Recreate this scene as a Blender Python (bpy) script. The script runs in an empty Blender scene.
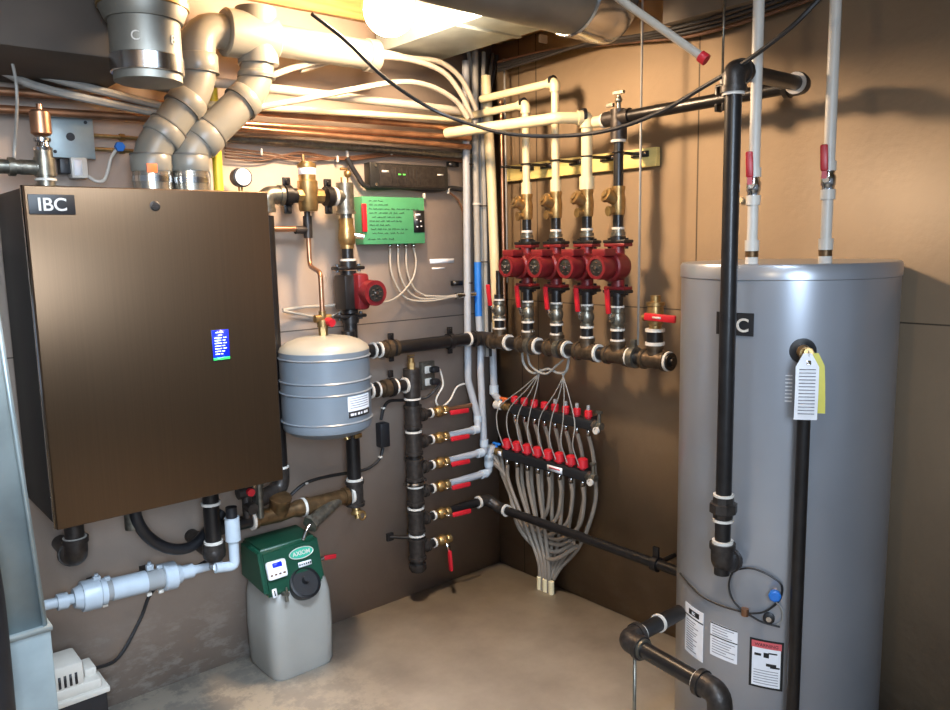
import bpy, bmesh, math, random
from mathutils import Vector as V, Matrix
random.seed(7)
SC = bpy.context.scene
COL = SC.collection
# ------------------------------------------------------------------ camera
def _axes(yaw, pitch, roll):
    cy, sy, cp, sp = math.cos(yaw), math.sin(yaw), math.cos(pitch), math.sin(pitch)
    f = V((cy*cp, sy*cp, -sp)); r = V((sy, -cy, 0)); u = r.cross(f)
    return f, math.cos(roll)*r + math.sin(roll)*u, -math.sin(roll)*r + math.cos(roll)*u
FW, RT, UP = _axes(math.radians(49.67), math.radians(8.04), math.radians(-1.19))
FP = 789.6
CAM = V((-2.389, -2.662, 1.5))
cd = bpy.data.cameras.new('camera'); cam = bpy.data.objects.new('camera', cd); COL.objects.link(cam)
cd.sensor_width = 36; cd.lens = 36*FP/950; cd.clip_start = 0.05
m = Matrix((RT, UP, -FW)).transposed().to_4x4(); m.translation = CAM
cam.matrix_world = m
SC.camera = cam
# ------------------------------------------------------------------ light
SC.view_settings.view_transform = 'Standard'; SC.view_settings.look = 'None'
SC.view_settings.exposure = 0.0; SC.view_settings.gamma = 1.0
w = bpy.data.worlds.new('world'); SC.world = w; w.use_nodes = True
w.node_tree.nodes['Background'].inputs[0].default_value = (0.50, 0.57, 0.70, 1)
w.node_tree.nodes['Background'].inputs[1].default_value = 0.45
def light(name, typ, loc, energy, color, size=0.1, target=None, size_y=None, spot=None):
    d = bpy.data.lights.new(name, typ); d.energy = energy; d.color = color
    if typ == 'AREA':
        d.size = size
        if size_y: d.shape = 'RECTANGLE'; d.size_y = size_y
    else: d.shadow_soft_size = size
    if spot: d.spot_size = math.radians(spot); d.spot_blend = 0.5
    o = bpy.data.objects.new(name, d); COL.objects.link(o); o.location = loc
    if target is not None: o.rotation_euler = (V(target)-V(loc)).to_track_quat('-Z', 'Y').to_euler()
    return o
WARM = (1.0, 0.66, 0.33)
BULB_STRENGTH = 470.0
light('daylight_opening', 'AREA', (-3.5, -3.75, 1.85), 13, (0.54, 0.76, 1.0), 0.35, (-0.7, -1.0, 0.7), 0.9)
fl = light('left_wall_fill', 'AREA', (-2.6, -3.5, 1.75), 38, (0.68, 0.82, 1.0), 0.6, (-1.45, 0, 0.45), 0.9)  # added cool fill to lift the lower left wall, no real opening
fl.data.spread = math.radians(105)
cp = light('overhead_fill', 'AREA', (-1.75, -2.0, 2.42), 27, (0.70, 0.84, 1.0), 1.0, (-1.15, -0.1, 0.35), 0.35)  # added overhead fill for floor and left wall, not a fitting of the room
cp.data.spread = math.radians(84)
light('second_bulb', 'POINT', (-2.95, -2.2, 2.0), 24, (1.0, 0.76, 0.48), 0.035)

# ------------------------------------------------------------------ measuring
def ray(px, py): return FW + RT*((px-475)/FP) - UP*((py-355)/FP)
def P(px, py, ax, v):
    d = ray(px, py); return CAM + d*((v-CAM[ax])/d[ax])
def L(px, py, o=0.0): return P(px, py, 1, -o)      # a point o metres in front of the left wall
def R(px, py, o=0.0): return P(px, py, 0, -o)      # a point o metres in front of the right wall
def Z(px, py, z=0.0): return P(px, py, 2, z)
TC = V((-0.375, -1.615, 0)); TR = 0.292            # hot water tank axis and radius
def _fit():
    import itertools
    a = ray(681, 300); b = ray(901, 300)
    a = V((a.x, a.y)).normalized(); b = V((b.x, b.y)).normalized()
    half = a.angle(b)/2; c = (a+b).normalized(); d = TR/math.sin(half)
    return V((CAM.x+c.x*d, CAM.y+c.y*d, 0))
TC = _fit()
def K(px, py, e=0.0):                              # a point on the tank's shell
    d = ray(px, py); o = CAM-TC; r = TR+e
    A = d.x*d.x+d.y*d.y; B = 2*(o.x*d.x+o.y*d.y); Cc = o.x*o.x+o.y*o.y-r*r
    s = B*B-4*A*Cc
    t = (-B-math.sqrt(max(s, 0)))/(2*A); return CAM+d*t
def ang(p): return math.atan2(p.y-TC.y, p.x-TC.x) % (2*math.pi)

# ------------------------------------------------------------------ materials
def lin(h):
    c = [int(h[i:i+2], 16)/255 for i in (0, 2, 4)]
    return tuple((x/12.92 if x <= 0.04045 else ((x+0.055)/1.055)**2.4) for x in c)+(1,)
def mat(name, h, rough=0.5, metal=0.0, var=0.12, scale=18, bump=0.0, coat=0, emit=0, trans=0, aniso=0, stretch=None, alt=None):
    M = bpy.data.materials.new(name); M.use_nodes = True; nt = M.node_tree; n = nt.nodes; b = n['Principled BSDF']
    b.inputs['Roughness'].default_value = rough; b.inputs['Metallic'].default_value = metal
    if coat: b.inputs['Coat Weight'].default_value = coat
    if trans: b.inputs['Transmission Weight'].default_value = trans
    if aniso: b.inputs['Anisotropic'].default_value = aniso
    c = lin(h)
    tc = n.new('ShaderNodeTexCoord'); mp = n.new('ShaderNodeMapping'); nz = n.new('ShaderNodeTexNoise')
    nt.links.new(tc.outputs['Object'], mp.inputs[0]); nt.links.new(mp.outputs[0], nz.inputs['Vector'])
    if stretch: mp.inputs['Scale'].default_value = stretch
    nz.inputs['Scale'].default_value = scale; nz.inputs['Detail'].default_value = 4
    rp = n.new('ShaderNodeValToRGB'); nt.links.new(nz.outputs['Fac'], rp.inputs[0])
    lo = lin(alt) if alt else tuple(x*(1-var) for x in c[:3])+(1,)
    rp.color_ramp.elements[0].position = 0.35; rp.color_ramp.elements[0].color = lo
    rp.color_ramp.elements[1].position = 0.65; rp.color_ramp.elements[1].color = tuple(min(1, x*(1+var*0.5)) for x in c[:3])+(1,)
    nt.links.new(rp.outputs[0], b.inputs['Base Color'])
    if emit:
        nt.links.new(rp.outputs[0], b.inputs['Emission Color']); b.inputs['Emission Strength'].default_value = emit
    if bump:
        bp = n.new('ShaderNodeBump'); bp.inputs['Strength'].default_value = bump; bp.inputs['Distance'].default_value = 0.004
        nt.links.new(nz.outputs['Fac'], bp.inputs['Height']); nt.links.new(bp.outputs[0], b.inputs['Normal'])
    return M
M = {}
M['iron'] = mat('black_iron', '1d1b1b', 0.32, 0.2, 0.3, 30, 0.1)
M['cast'] = mat('malleable_iron', '37322f', 0.42, 0.5, 0.35, 60, 0.3)
M['castb'] = mat('oiled_iron', '544637', 0.38, 0.6, 0.35, 50, 0.3)
M['tape'] = mat('thread_tape', 'bfb9b0', 0.6, 0, 0.1, 60)
M['brass'] = mat('brass', 'a38658', 0.36, 0.85, 0.25, 40)
M['bronze'] = mat('bronze', '6d553a', 0.4, 0.75, 0.35, 40, 0.2)
M['copper'] = mat('copper', 'ab8063', 0.32, 0.85, 0.3, 14)
M['galv'] = mat('galvanised_steel', '9aa6a8', 0.42, 0.6, 0.18, 9)
M['galvd'] = mat('duct_steel', '807e76', 0.5, 0.75, 0.2, 6)
M['galvf'] = mat('galvanised_fitting', '7d7a70', 0.35, 0.85, 0.3, 60)
M['chrome'] = mat('chrome', 'c8c8c8', 0.18, 1.0, 0.1, 20)
M['stainless'] = mat('brushed_stainless', '5c4937', 0.36, 0.9, 0.05, 9, 0.0, aniso=0.6, stretch=(40, 1, 0.3))
M['darksteel'] = mat('dark_painted_steel', '0b0d11', 0.6, 0.0, 0.2, 12)
M['flue'] = mat('grey_flue_plastic', '716f67', 0.35, 0, 0.1, 12)
M['flued'] = mat('flue_joint_primer', '56534c', 0.5, 0, 0.2, 30)
M['flueband'] = mat('flue_clamp_steel', 'a9a49a', 0.25, 0.9, 0.2, 20)
M['cream'] = mat('cream_plastic_pipe', 'c6b894', 0.4, 0, 0.06, 20)
M['pex'] = mat('white_plastic_tube', '9a9286', 0.42, 0, 0.06, 20)
M['pexg'] = mat('grey_white_plastic_pipe', '93979d', 0.4, 0, 0.06, 20)
M['pexb'] = mat('beige_plastic_tube', '776d62', 0.45, 0, 0.1, 20)
M['white'] = mat('white_plastic', 'b9b4ab', 0.4, 0, 0.05, 20)
M['pvc'] = mat('white_pvc', 'a3adb6', 0.35, 0, 0.06, 20)
M['yellow'] = mat('yellow_gas_pipe', 'd3b52a', 0.5, 0, 0.12, 20)
M['blue'] = mat('blue_plastic', '1f66b8', 0.4, 0, 0.1, 20)
M['red'] = mat('red_plastic', 'ab1a25', 0.4, 0, 0.1, 30)
M['pumpred'] = mat('red_enamel', '68171c', 0.38, 0.1, 0.2, 40, 0.1)
M['black'] = mat('black_plastic', '15161a', 0.45, 0, 0.2, 30)
M['darkface'] = mat('dark_dial', '22211f', 0.4, 0.2, 0.3, 120)
M['tank'] = mat('grey_tank_enamel', '999da4', 0.30, 0.55, 0.05, 4)
M['exp'] = mat('grey_expansion_paint', '6c737a', 0.33, 0.1, 0.05, 8, 0.05)
M['expt'] = mat('pale_expansion_paint', '928d80', 0.4, 0.1, 0.08, 8)
M['green'] = mat('green_enamel', '3f8258', 0.5, 0, 0.08, 20)
M['dgreen'] = mat('dark_green_plastic', '0e3a2a', 0.35, 0, 0.15, 10)
M['mint'] = mat('teal_label', '2f9a80', 0.4, 0, 0.05, 10)
M['jug'] = mat('translucent_jug_plastic', '8b8a85', 0.4, 0, 0.1, 4, 0.05)
M['paper'] = mat('paper_label', 'd9dade', 0.6, 0, 0.05, 30)
M['yellowtag'] = mat('yellow_tag', 'c6bd55', 0.6, 0, 0.05, 30)
M['ink'] = mat('black_ink', '101010', 0.6, 0, 0.1, 30)
M['grayink'] = mat('grey_ink', '7c7c80', 0.6, 0, 0.1, 30)
M['wood'] = mat('framing_lumber', 'b08a52', 0.7, 0, 0.3, 6, 0.2, stretch=(1, 12, 12))
M['woody'] = mat('yellow_plywood', 'c7ae62', 0.7, 0, 0.2, 4, 0.1)
M['board'] = mat('pale_pine_board', 'd9c47a', 0.6, 0, 0.15, 6, 0.1, stretch=(8, 1, 8))
M['wire'] = mat('grey_cable', '8a8883', 0.5, 0, 0.1, 30)
M['cable'] = mat('black_cable', '1c1b1c', 0.45, 0, 0.1, 30)
M['bcable'] = mat('brown_cable', '5a3a26', 0.5, 0, 0.2, 30)
M['screen'] = mat('lit_blue_screen', '1226c8', 0.3, 0, 0.1, 30, emit=1.0)
M['screeng'] = mat('lit_green_bar', '35d060', 0.3, 0, 0.05, 30, emit=1.0)
M['screenw'] = mat('lit_white_text', 'cfe0ff', 0.3, 0, 0.05, 30, emit=1.2)
M['led'] = mat('lit_green_led', '52c94a', 0.3, 0, 0.05, 30, emit=1.5)
M['bulb'] = mat('lit_bulb_glass', 'ffdcb4', 0.3, 0, 0.0, 3, emit=BULB_STRENGTH)
M['clear'] = mat('clear_plastic', 'b9bcbd', 0.15, 0, 0.1, 5, trans=0.55)
M['media'] = mat('grey_mineral_media', '77777a', 0.9, 0, 0.5, 260, 0.6)
M['trunk'] = mat('recess_shade_brown', '3b332c', 0.7, 0, 0.2, 6)
M['fascia'] = mat('brown_board_and_shade', '5a5044', 0.7, 0, 0.2, 6)
M['letter'] = mat('silver_lettering', 'b9b6b2', 0.5, 0.2, 0.05, 20)
M['orange'] = mat('orange_plastic', 'd0602a', 0.5, 0, 0.1, 30)
M['signred'] = mat('red_label', 'c2555a', 0.5, 0, 0.05, 30)

def wall_mat(name, axis, seams_v, seam_z):
    Mt = bpy.data.materials.new(name); Mt.use_nodes = True; nt = Mt.node_tree; n = nt.nodes; b = n['Principled BSDF']; K_ = nt.links.new
    b.inputs['Roughness'].default_value = 0.5
    g = n.new('ShaderNodeNewGeometry'); sp = n.new('ShaderNodeSeparateXYZ'); K_(g.outputs['Position'], sp.inputs[0])
    nz = n.new('ShaderNodeTexNoise'); nz.inputs['Scale'].default_value = 2.2; nz.inputs['Detail'].default_value = 6; K_(g.outputs['Position'], nz.inputs['Vector'])
    rp = n.new('ShaderNodeValToRGB'); K_(nz.outputs['Fac'], rp.inputs[0])
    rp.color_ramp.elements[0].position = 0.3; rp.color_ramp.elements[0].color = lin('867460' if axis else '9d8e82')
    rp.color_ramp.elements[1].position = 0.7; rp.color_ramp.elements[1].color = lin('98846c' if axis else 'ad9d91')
    col = rp.outputs[0]
    def mth(op, a, bb=None, clamp=False):
        q = n.new('ShaderNodeMath'); q.operation = op; q.use_clamp = clamp
        for i, v in enumerate((a, bb)):
            if v is None: continue
            if isinstance(v, (int, float)): q.inputs[i].default_value = v
            else: K_(v, q.inputs[i])
        return q.outputs[0]
    def mix(fac, c1, hexc):
        q = n.new('ShaderNodeMix'); q.data_type = 'RGBA'; K_(fac, q.inputs[0]); K_(c1, q.inputs[6]); q.inputs[7].default_value = lin(hexc); return q.outputs[2]
    # damp stains and lime bloom near the floor
    n2 = n.new('ShaderNodeTexNoise'); n2.inputs['Scale'].default_value = 9; n2.inputs['Detail'].default_value = 8; n2.inputs['Roughness'].default_value = 0.7
    mp = n.new('ShaderNodeMapping'); mp.inputs['Scale'].default_value = (1, 1, 2.2); K_(g.outputs['Position'], mp.inputs[0]); K_(mp.outputs[0], n2.inputs['Vector'])
    low = mth('SUBTRACT', 1.0, mth('MULTIPLY', sp.outputs['Z'], 3.2), True)
    bloom = mth('MULTIPLY', mth('MULTIPLY', mth('SUBTRACT', n2.outputs['Fac'], 0.5), 9, True), low, True)
    if axis == 0: bloom = mth('MULTIPLY', bloom, mth('LESS_THAN', sp.outputs['X'], -1.15))
    else: bloom = mth('MULTIPLY', bloom, 0.12)
    col = mix(mth('MULTIPLY', bloom, 0.9), col, 'cdc6be')
    n3 = n.new('ShaderNodeTexNoise'); n3.inputs['Scale'].default_value = 3.1; n3.inputs['Detail'].default_value = 7; K_(g.outputs['Position'], n3.inputs['Vector'])
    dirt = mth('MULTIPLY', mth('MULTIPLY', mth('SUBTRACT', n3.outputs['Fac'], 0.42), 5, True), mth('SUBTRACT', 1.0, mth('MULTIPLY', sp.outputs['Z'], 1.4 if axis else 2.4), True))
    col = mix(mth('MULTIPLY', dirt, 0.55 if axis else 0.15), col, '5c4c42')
    # joints between the wall panels
    u = sp.outputs['X' if axis == 0 else 'Y']
    line = mth('LESS_THAN', mth('ABSOLUTE', mth('SUBTRACT', sp.outputs['Z'], seam_z)), 0.0022)
    for s in seams_v: line = mth('MAXIMUM', line, mth('LESS_THAN', mth('ABSOLUTE', mth('SUBTRACT', u, s)), 0.0028))
    col = mix(mth('MULTIPLY', line, 0.8), col, '2a2420')
    K_(col, b.inputs['Base Color'])
    n4 = n.new('ShaderNodeTexNoise'); n4.inputs['Scale'].default_value = 40; n4.inputs['Detail'].default_value = 5; K_(g.outputs['Position'], n4.inputs['Vector'])
    bp = n.new('ShaderNodeBump'); bp.inputs['Strength'].default_value = 0.25; bp.inputs['Distance'].default_value = 0.004; K_(n4.outputs['Fac'], bp.inputs['Height']); K_(bp.outputs[0], b.inputs['Normal'])
    return Mt
def floor_mat():
    Mt = bpy.data.materials.new('concrete_floor'); Mt.use_nodes = True; nt = Mt.node_tree; n = nt.nodes; b = n['Principled BSDF']; K_ = nt.links.new
    g = n.new('ShaderNodeNewGeometry')
    nz = n.new('ShaderNodeTexNoise'); nz.inputs['Scale'].default_value = 2.6; nz.inputs['Detail'].default_value = 8; nz.inputs['Roughness'].default_value = 0.6; K_(g.outputs['Position'], nz.inputs['Vector'])
    rp = n.new('ShaderNodeValToRGB'); K_(nz.outputs['Fac'], rp.inputs[0])
    e = rp.color_ramp.elements; e[0].position = 0.32; e[0].color = lin('a59e95'); e[1].position = 0.68; e[1].color = lin('d0cac0')
    # pale flaking patches along the left wall
    n2 = n.new('ShaderNodeTexNoise'); n2.inputs['Scale'].default_value = 7; n2.inputs['Detail'].default_value = 9; n2.inputs['Roughness'].default_value = 0.75; K_(g.outputs['Position'], n2.inputs['Vector'])
    r2 = n.new('ShaderNodeValToRGB'); K_(n2.outputs['Fac'], r2.inputs[0]); r2.color_ramp.elements[0].position = 0.47; r2.color_ramp.elements[1].position = 0.56
    sp = n.new('ShaderNodeSeparateXYZ'); K_(g.outputs['Position'], sp.inputs[0])
    mr = n.new('ShaderNodeMapRange'); K_(sp.outputs['X'], mr.inputs[0]); mr.inputs[1].default_value = -0.9; mr.inputs[2].default_value = -1.3
    ml = n.new('ShaderNodeMath'); ml.operation = 'MULTIPLY'; K_(r2.outputs[0], ml.inputs[0]); K_(mr.outputs[0], ml.inputs[1])
    mx = n.new('ShaderNodeMix'); mx.data_type = 'RGBA'; K_(ml.outputs[0], mx.inputs[0]); K_(rp.outputs[0], mx.inputs[6]); mx.inputs[7].default_value = lin('ddd5c6')
    K_(mx.outputs[2], b.inputs['Base Color'])
    b.inputs['Roughness'].default_value = 0.55
    bp = n.new('ShaderNodeBump'); bp.inputs['Strength'].default_value = 0.3; bp.inputs['Distance'].default_value = 0.006; K_(n2.outputs['Fac'], bp.inputs['Height']); K_(bp.outputs[0], b.inputs['Normal'])
    return Mt

# ------------------------------------------------------------------ shapes
def B(): return bmesh.new()
def basis(d):
    d = V(d).normalized(); a = V((0, 0, 1)) if abs(d.z) < 0.9 else V((1, 0, 0))
    s = d.cross(a).normalized(); return d, s, s.cross(d).normalized()
def fillet(pts, r, k=6):
    pts = [V(p) for p in pts]
    if r <= 0 or len(pts) < 3: return pts
    out = [pts[0]]
    for i in range(1, len(pts)-1):
        a, b, c = pts[i-1], pts[i], pts[i+1]
        d = min(r, (a-b).length*0.48, (c-b).length*0.48)
        p, q = b+(a-b).normalized()*d, b+(c-b).normalized()*d
        for j in range(k+1):
            t = j/k; out.append((1-t)**2*p+2*t*(1-t)*b+t*t*q)
    out.append(pts[-1]); return out
def spline(pts, k=8):
    pts = [V(p) for p in pts]; q = [pts[0]*2-pts[1]]+pts+[pts[-1]*2-pts[-2]]; out = []
    for i in range(1, len(q)-2):
        a, b, c, d = q[i-1:i+3]
        for j in range(k):
            t = j/k
            out.append(0.5*((2*b)+(c-a)*t+(2*a-5*b+4*c-d)*t*t+(3*b-a-3*c+d)*t**3))
    out.append(pts[-1]); return out
def tube(bm, pts, r, n=12, f=0.0, rs=None):
    pts = fillet(pts, f); N = len(pts)
    d0 = (pts[1]-pts[0]).normalized(); _, s, _u = basis(d0); rings = []
    for i, p in enumerate(pts):
        if i == 0: d = d0
        elif i == N-1: d = (pts[i]-pts[i-1]).normalized()
        else: d = ((pts[i+1]-pts[i]).normalized()+(pts[i]-pts[i-1]).normalized()).normalized()
        s = (s-d*s.dot(d)).normalized(); u = d.cross(s)
        rr = rs[i] if rs else r
        rings.append([bm.verts.new(p+(s*math.cos(2*math.pi*k/n)+u*math.sin(2*math.pi*k/n))*rr) for k in range(n)])
    for a, b in zip(rings, rings[1:]):
        for k in range(n): bm.faces.new((a[k], a[(k+1) % n], b[(k+1) % n], b[k]))
    bm.faces.new(rings[0][::-1]); bm.faces.new(rings[-1]); return bm
def cyl(bm, a, b, r, r2=None, n=20):
    return lathe(bm, a, V(b)-V(a), [(0, r), ((V(b)-V(a)).length, r if r2 is None else r2)], n)
def lathe(bm, base, axis, prof, n=24):
    d, s, u = basis(axis); base = V(base); rings = []
    for t, r in prof:
        r = max(r, 1e-5)
        rings.append([bm.verts.new(base+d*t+(s*math.cos(2*math.pi*k/n)+u*math.sin(2*math.pi*k/n))*r) for k in range(n)])
    for a, b in zip(rings, rings[1:]):
        for k in range(n): bm.faces.new((a[k], a[(k+1) % n], b[(k+1) % n], b[k]))
    bm.faces.new(rings[0][::-1]); bm.faces.new(rings[-1]); return bm
def box(bm, c, s, rz=0.0, bev=0.0, seg=2, mtx=None):
    r = bmesh.ops.create_cube(bm, size=1.0); vs = r['verts']
    bmesh.ops.scale(bm, vec=V(s), verts=vs)
    if bev:
        es = list({e for v in vs for e in v.link_edges})
        r2 = bmesh.ops.bevel(bm, geom=es, offset=bev, segments=seg, affect='EDGES', profile=0.5)
        vs = list({v for f in r2['faces'] for v in f.verts} | {v for v in vs if v.is_valid})
        # all verts of this island
        seen = set(vs); st = list(vs)
        while st:
            v = st.pop()
            for e in v.link_edges:
                o = e.other_vert(v)
                if o not in seen: seen.add(o); st.append(o)
        vs = list(seen)
    mm = Matrix.Translation(V(c)) @ (mtx.to_4x4() if mtx else Matrix.Rotation(rz, 4, 'Z'))
    bmesh.ops.transform(bm, matrix=mm, verts=vs); return bm
def bar(bm, a, b, w_, h_, up=(0, 0, 1), bev=0.0):      # a bar from a to b
    a, b = V(a), V(b); d = (b-a).normalized(); s = d.cross(V(up)).normalized(); u = s.cross(d)
    return box(bm, (a+b)/2, ((b-a).length, w_, h_), bev=bev, mtx=Matrix((d, s, u)).transposed())
def ball(bm, c, r, s=(1, 1, 1), n=16):
    q = bmesh.ops.create_uvsphere(bm, u_segments=n, v_segments=n//2+2, radius=r)
    bmesh.ops.transform(bm, matrix=Matrix.Translation(V(c)) @ Matrix.Diagonal(V(s)).to_4x4(), verts=q['verts']); return bm
def ring(bm, c, axis, R_, r, n=20, k=8):
    d, s, u = basis(axis); rr = []
    for i in range(n):
        a = 2*math.pi*i/n; rad = s*math.cos(a)+u*math.sin(a)
        rr.append([bm.verts.new(V(c)+rad*(R_+r*math.cos(2*math.pi*j/k))+d*r*math.sin(2*math.pi*j/k)) for j in range(k)])
    for i in range(n):
        a, b = rr[i], rr[(i+1) % n]
        for j in range(k): bm.faces.new((a[j], b[j], b[(j+1) % k], a[(j+1) % k]))
    return bm
def text(bm, s, size, o, right, up, depth=0.001, font=None, center=False, bend=None, bold=0.0):
    cu = bpy.data.curves.new('t', 'FONT'); cu.body = s; cu.size = size; cu.extrude = depth; cu.offset = bold
    if center: cu.align_x = 'CENTER'
    ob = bpy.data.objects.new('t', cu); COL.objects.link(ob)
    me = bpy.data.meshes.new_from_object(ob.evaluated_get(bpy.context.evaluated_depsgraph_get()))
    tmp = B(); tmp.from_mesh(me)
    right, up = V(right).normalized(), V(up).normalized(); nrm = right.cross(up)
    for v in tmp.verts:
        x, y, z = v.co
        v.co = bend(x, y, z) if bend else V(o)+right*x+up*y+nrm*z
    m2 = bpy.data.meshes.new('t2'); tmp.to_mesh(m2); tmp.free(); bm.from_mesh(m2)
    bpy.data.objects.remove(ob); bpy.data.curves.remove(cu); bpy.data.meshes.remove(me); bpy.data.meshes.remove(m2); return bm
def patch(bm, a0, a1, z0, z1, rad, th=0.0012, n=10):    # a thin sheet wrapped round the tank
    g = []
    for i in range(n+1):
        a = a0+(a1-a0)*i/n; c = V((math.cos(a), math.sin(a), 0))
        g.append([bm.verts.new(TC+c*r_+V((0, 0, z))) for r_, z in ((rad, z0), (rad, z1), (rad+th, z1), (rad+th, z0))])
    for a, b in zip(g, g[1:]):
        for k in range(4): bm.faces.new((a[k], a[(k+1) % 4], b[(k+1) % 4], b[k]))
    bm.faces.new(g[0]); bm.faces.new(g[-1][::-1]); return bm

# ------------------------------------------------------------------ things
ROOTS = []
def mk(name, bm, mt, parent=None, label=None, flat=False):
    bmesh.ops.recalc_face_normals(bm, faces=bm.faces)
    for e in bm.edges:
        e.smooth = len(e.link_faces) == 2 and e.calc_face_angle(0) < math.radians(38)
    me = bpy.data.meshes.new(name); bm.to_mesh(me); bm.free()
    for p in me.polygons: p.use_smooth = not flat
    me.materials.append(M[mt] if isinstance(mt, str) else mt)
    o = bpy.data.objects.new(name, me); COL.objects.link(o)
    if parent is not None: o.parent = parent
    if label: o['label'] = label
    return o
def th(name, label, cat, group=None):
    o = bpy.data.objects.new(name, None); COL.objects.link(o); o.empty_display_size = 0.05
    o['label'] = label; o['category'] = cat
    if group: o['group'] = group
    ROOTS.append(o); return o
def solo(name, bm, mt, label, cat, group=None, kind=None):
    o = mk(name, bm, mt); o['label'] = label; o['category'] = cat
    if group: o['group'] = group
    if kind: o['kind'] = kind
    ROOTS.append(o); return o
def struct(name, bm, mt, parent=None):
    o = mk(name, bm, mt, parent)
    if parent is None: o['kind'] = 'structure'
    return o
def kids(o): return [c for c in bpy.data.objects if c.parent == o]
def fin(o):                                            # put the thing's origin at its base
    ms = []
    def walk(q):
        if q.type == 'MESH': ms.append(q)
        for c in kids(q): walk(c)
    walk(o)
    if not ms: return
    lo = V((9e9,)*3); hi = V((-9e9,)*3)
    for q in ms:
        for v in q.data.vertices:
            for i in range(3): lo[i] = min(lo[i], v.co[i]); hi[i] = max(hi[i], v.co[i])
    b = V(((lo.x+hi.x)/2, (lo.y+hi.y)/2, lo.z))
    for q in ms: q.data.transform(Matrix.Translation(-b))
    o.location = b; ROOTS.remove(o)
def dup(o, delta, label):
    def cp(q, par):
        c = q.copy(); COL.objects.link(c)
        if par: c.parent = par
        for ch in kids(q): cp(ch, c)
        return c
    r = cp(o, None); r.location = o.location+V(delta); r['label'] = label; return r

# fittings used all over; each adds to the bmeshes it is given
def collar(bm, c, axis, r, w_=0.008): d = V(axis).normalized(); cyl(bm, V(c)-d*w_/2, V(c)+d*w_/2, r); return bm
def run(name, label, cat, pts, r, m_='iron', rings=(), joints=(), f=0.0, group=None, jm='cast', tape='tape', parent=None):
    """a pipe; joints = list of (a, b, radius) fitting sleeves, rings = list of (centre, axis, radius)"""
    t = th(name, label, cat, group)
    mk('pipe', tube(B(), pts, r, 20, f), m_, t)
    for a, b, jr in joints: 
        a, b = V(a), V(b); Ln = (b-a).length; q = 0.2*Ln
        mk('fitting', lathe(B(), a, b-a, [(0, jr*1.06), (min(q, .012), jr*1.06), (min(q, .012)+.001, jr*0.93), (Ln-min(q, .012)-.001, jr*0.93), (Ln-min(q, .012), jr*1.06), (Ln, jr*1.06)]), jm, t)
    for c, ax, rr in rings: mk('thread_tape', collar(B(), c, ax, rr, 0.009), tape, t)
    return t
def elbow(t, a, c, b, r, m_='cast', name='elbow'):
    a, b, c = V(a), V(b), V(c); bm = B(); tube(bm, [a, c, b], r, 18, min((a-c).length, (b-c).length)*0.9)
    da, db = (a-c).normalized(), (b-c).normalized()
    cyl(bm, a-da*.012, a+da*.003, r*1.13); cyl(bm, b-db*.012, b+db*.003, r*1.13)
    return mk(name, bm, m_, t)

# ================================================================== the room
bm = B(); box(bm, (-2.25, -2.5, -0.06), (5.1, 5.6, 0.12)); struct('floor', bm, floor_mat())
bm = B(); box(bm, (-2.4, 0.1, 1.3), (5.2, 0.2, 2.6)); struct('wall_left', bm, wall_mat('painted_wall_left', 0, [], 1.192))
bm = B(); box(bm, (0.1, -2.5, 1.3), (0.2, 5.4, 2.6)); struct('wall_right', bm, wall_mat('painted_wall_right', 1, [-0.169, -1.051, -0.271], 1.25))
bm = B(); box(bm, (-2.3, -2.4, 2.63), (5.2, 5.4, 0.06)); struct('ceiling', bm, M['woody'])
# floor joists, running away from the right wall, and the timber on top of the walls
for i, y in enumerate((-0.42, -0.83, -1.24, -1.65, -2.06, -2.47)):
    bm = B(); box(bm, (-2.25, y, 2.49), (4.4, 0.04, 0.22), bev=0.002); struct('trim_%d' % (i+1), bm, M['wood'])
bm = B(); box(bm, (-2.25, -0.02, 2.47), (4.4, 0.038, 0.26)); struct('trim_7', bm, M['wood'])
bm = B(); box(bm, (-0.02, -2.45, 2.47), (0.038, 4.8, 0.26)); struct('trim_8', bm, M['wood'])

bm = B(); box(bm, (-.07, -2.55, 2.41), (.14, 3.1, .42), bev=.003); struct('trim_9', bm, M['fascia'])  # dark colour stands for the shade on the sill boards

# ================================================================== boiler
YF = -0.40; bx0, bx1, bz0, bz1 = -1.938, -1.281, 0.767, 1.668
t = th('wall_boiler', 'large wall-hung boiler with brushed brown steel front door on the left wall', 'boiler')
bm = B(); box(bm, ((bx0+bx1)/2, -0.205, (bz0+bz1)/2), (bx1-bx0-.006, 0.35, bz1-bz0-.004), bev=0.006); mk('cabinet', bm, 'darksteel', t)
bm = B(); box(bm, ((bx0+bx1)/2, -0.391, (bz0+bz1)/2), (bx1-bx0, 0.02, bz1-bz0), bev=0.0035, seg=3); door = mk('door', bm, 'stainless', t)
bm = B(); box(bm, ((bx0+bx1)/2, -0.374, (bz0+bz1)/2), (bx1-bx0+.004, 0.012, bz1-bz0+.002)); mk('door_edge', bm, 'chrome', door)
c = L(52, 204.5, .403); bm = B(); box(bm, c, (0.108, 0.005, 0.05), bev=0.001); bd = mk('badge', bm, 'black', door)
bm = B(); text(bm, 'IBC', 0.046, c+V((0, -.0028, -.0155)), (1, 0, 0), (0, 0, 1), .001, center=True, bold=0.0006); mk('lettering', bm, 'letter', bd)
c = L(155, 206, .402); bm = B(); lathe(bm, c+V((0, .004, 0)), (0, -1, 0), [(0, .014), (.006, .014), (.008, .010), (.010, .010)]); box(bm, c+V((0, -.008, 0)), (.022, .004, .005)); mk('lock', bm, 'cast', door)
c = L(220.5, 345, .402); bm = B(); box(bm, c, (0.054, 0.006, 0.094), bev=0.001); dp = mk('display_frame', bm, 'black', door)
bm = B(); box(bm, c+V((0, -.0032, .004)), (0.05, 0.002, 0.082)); mk('screen', bm, 'screen', dp)
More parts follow.
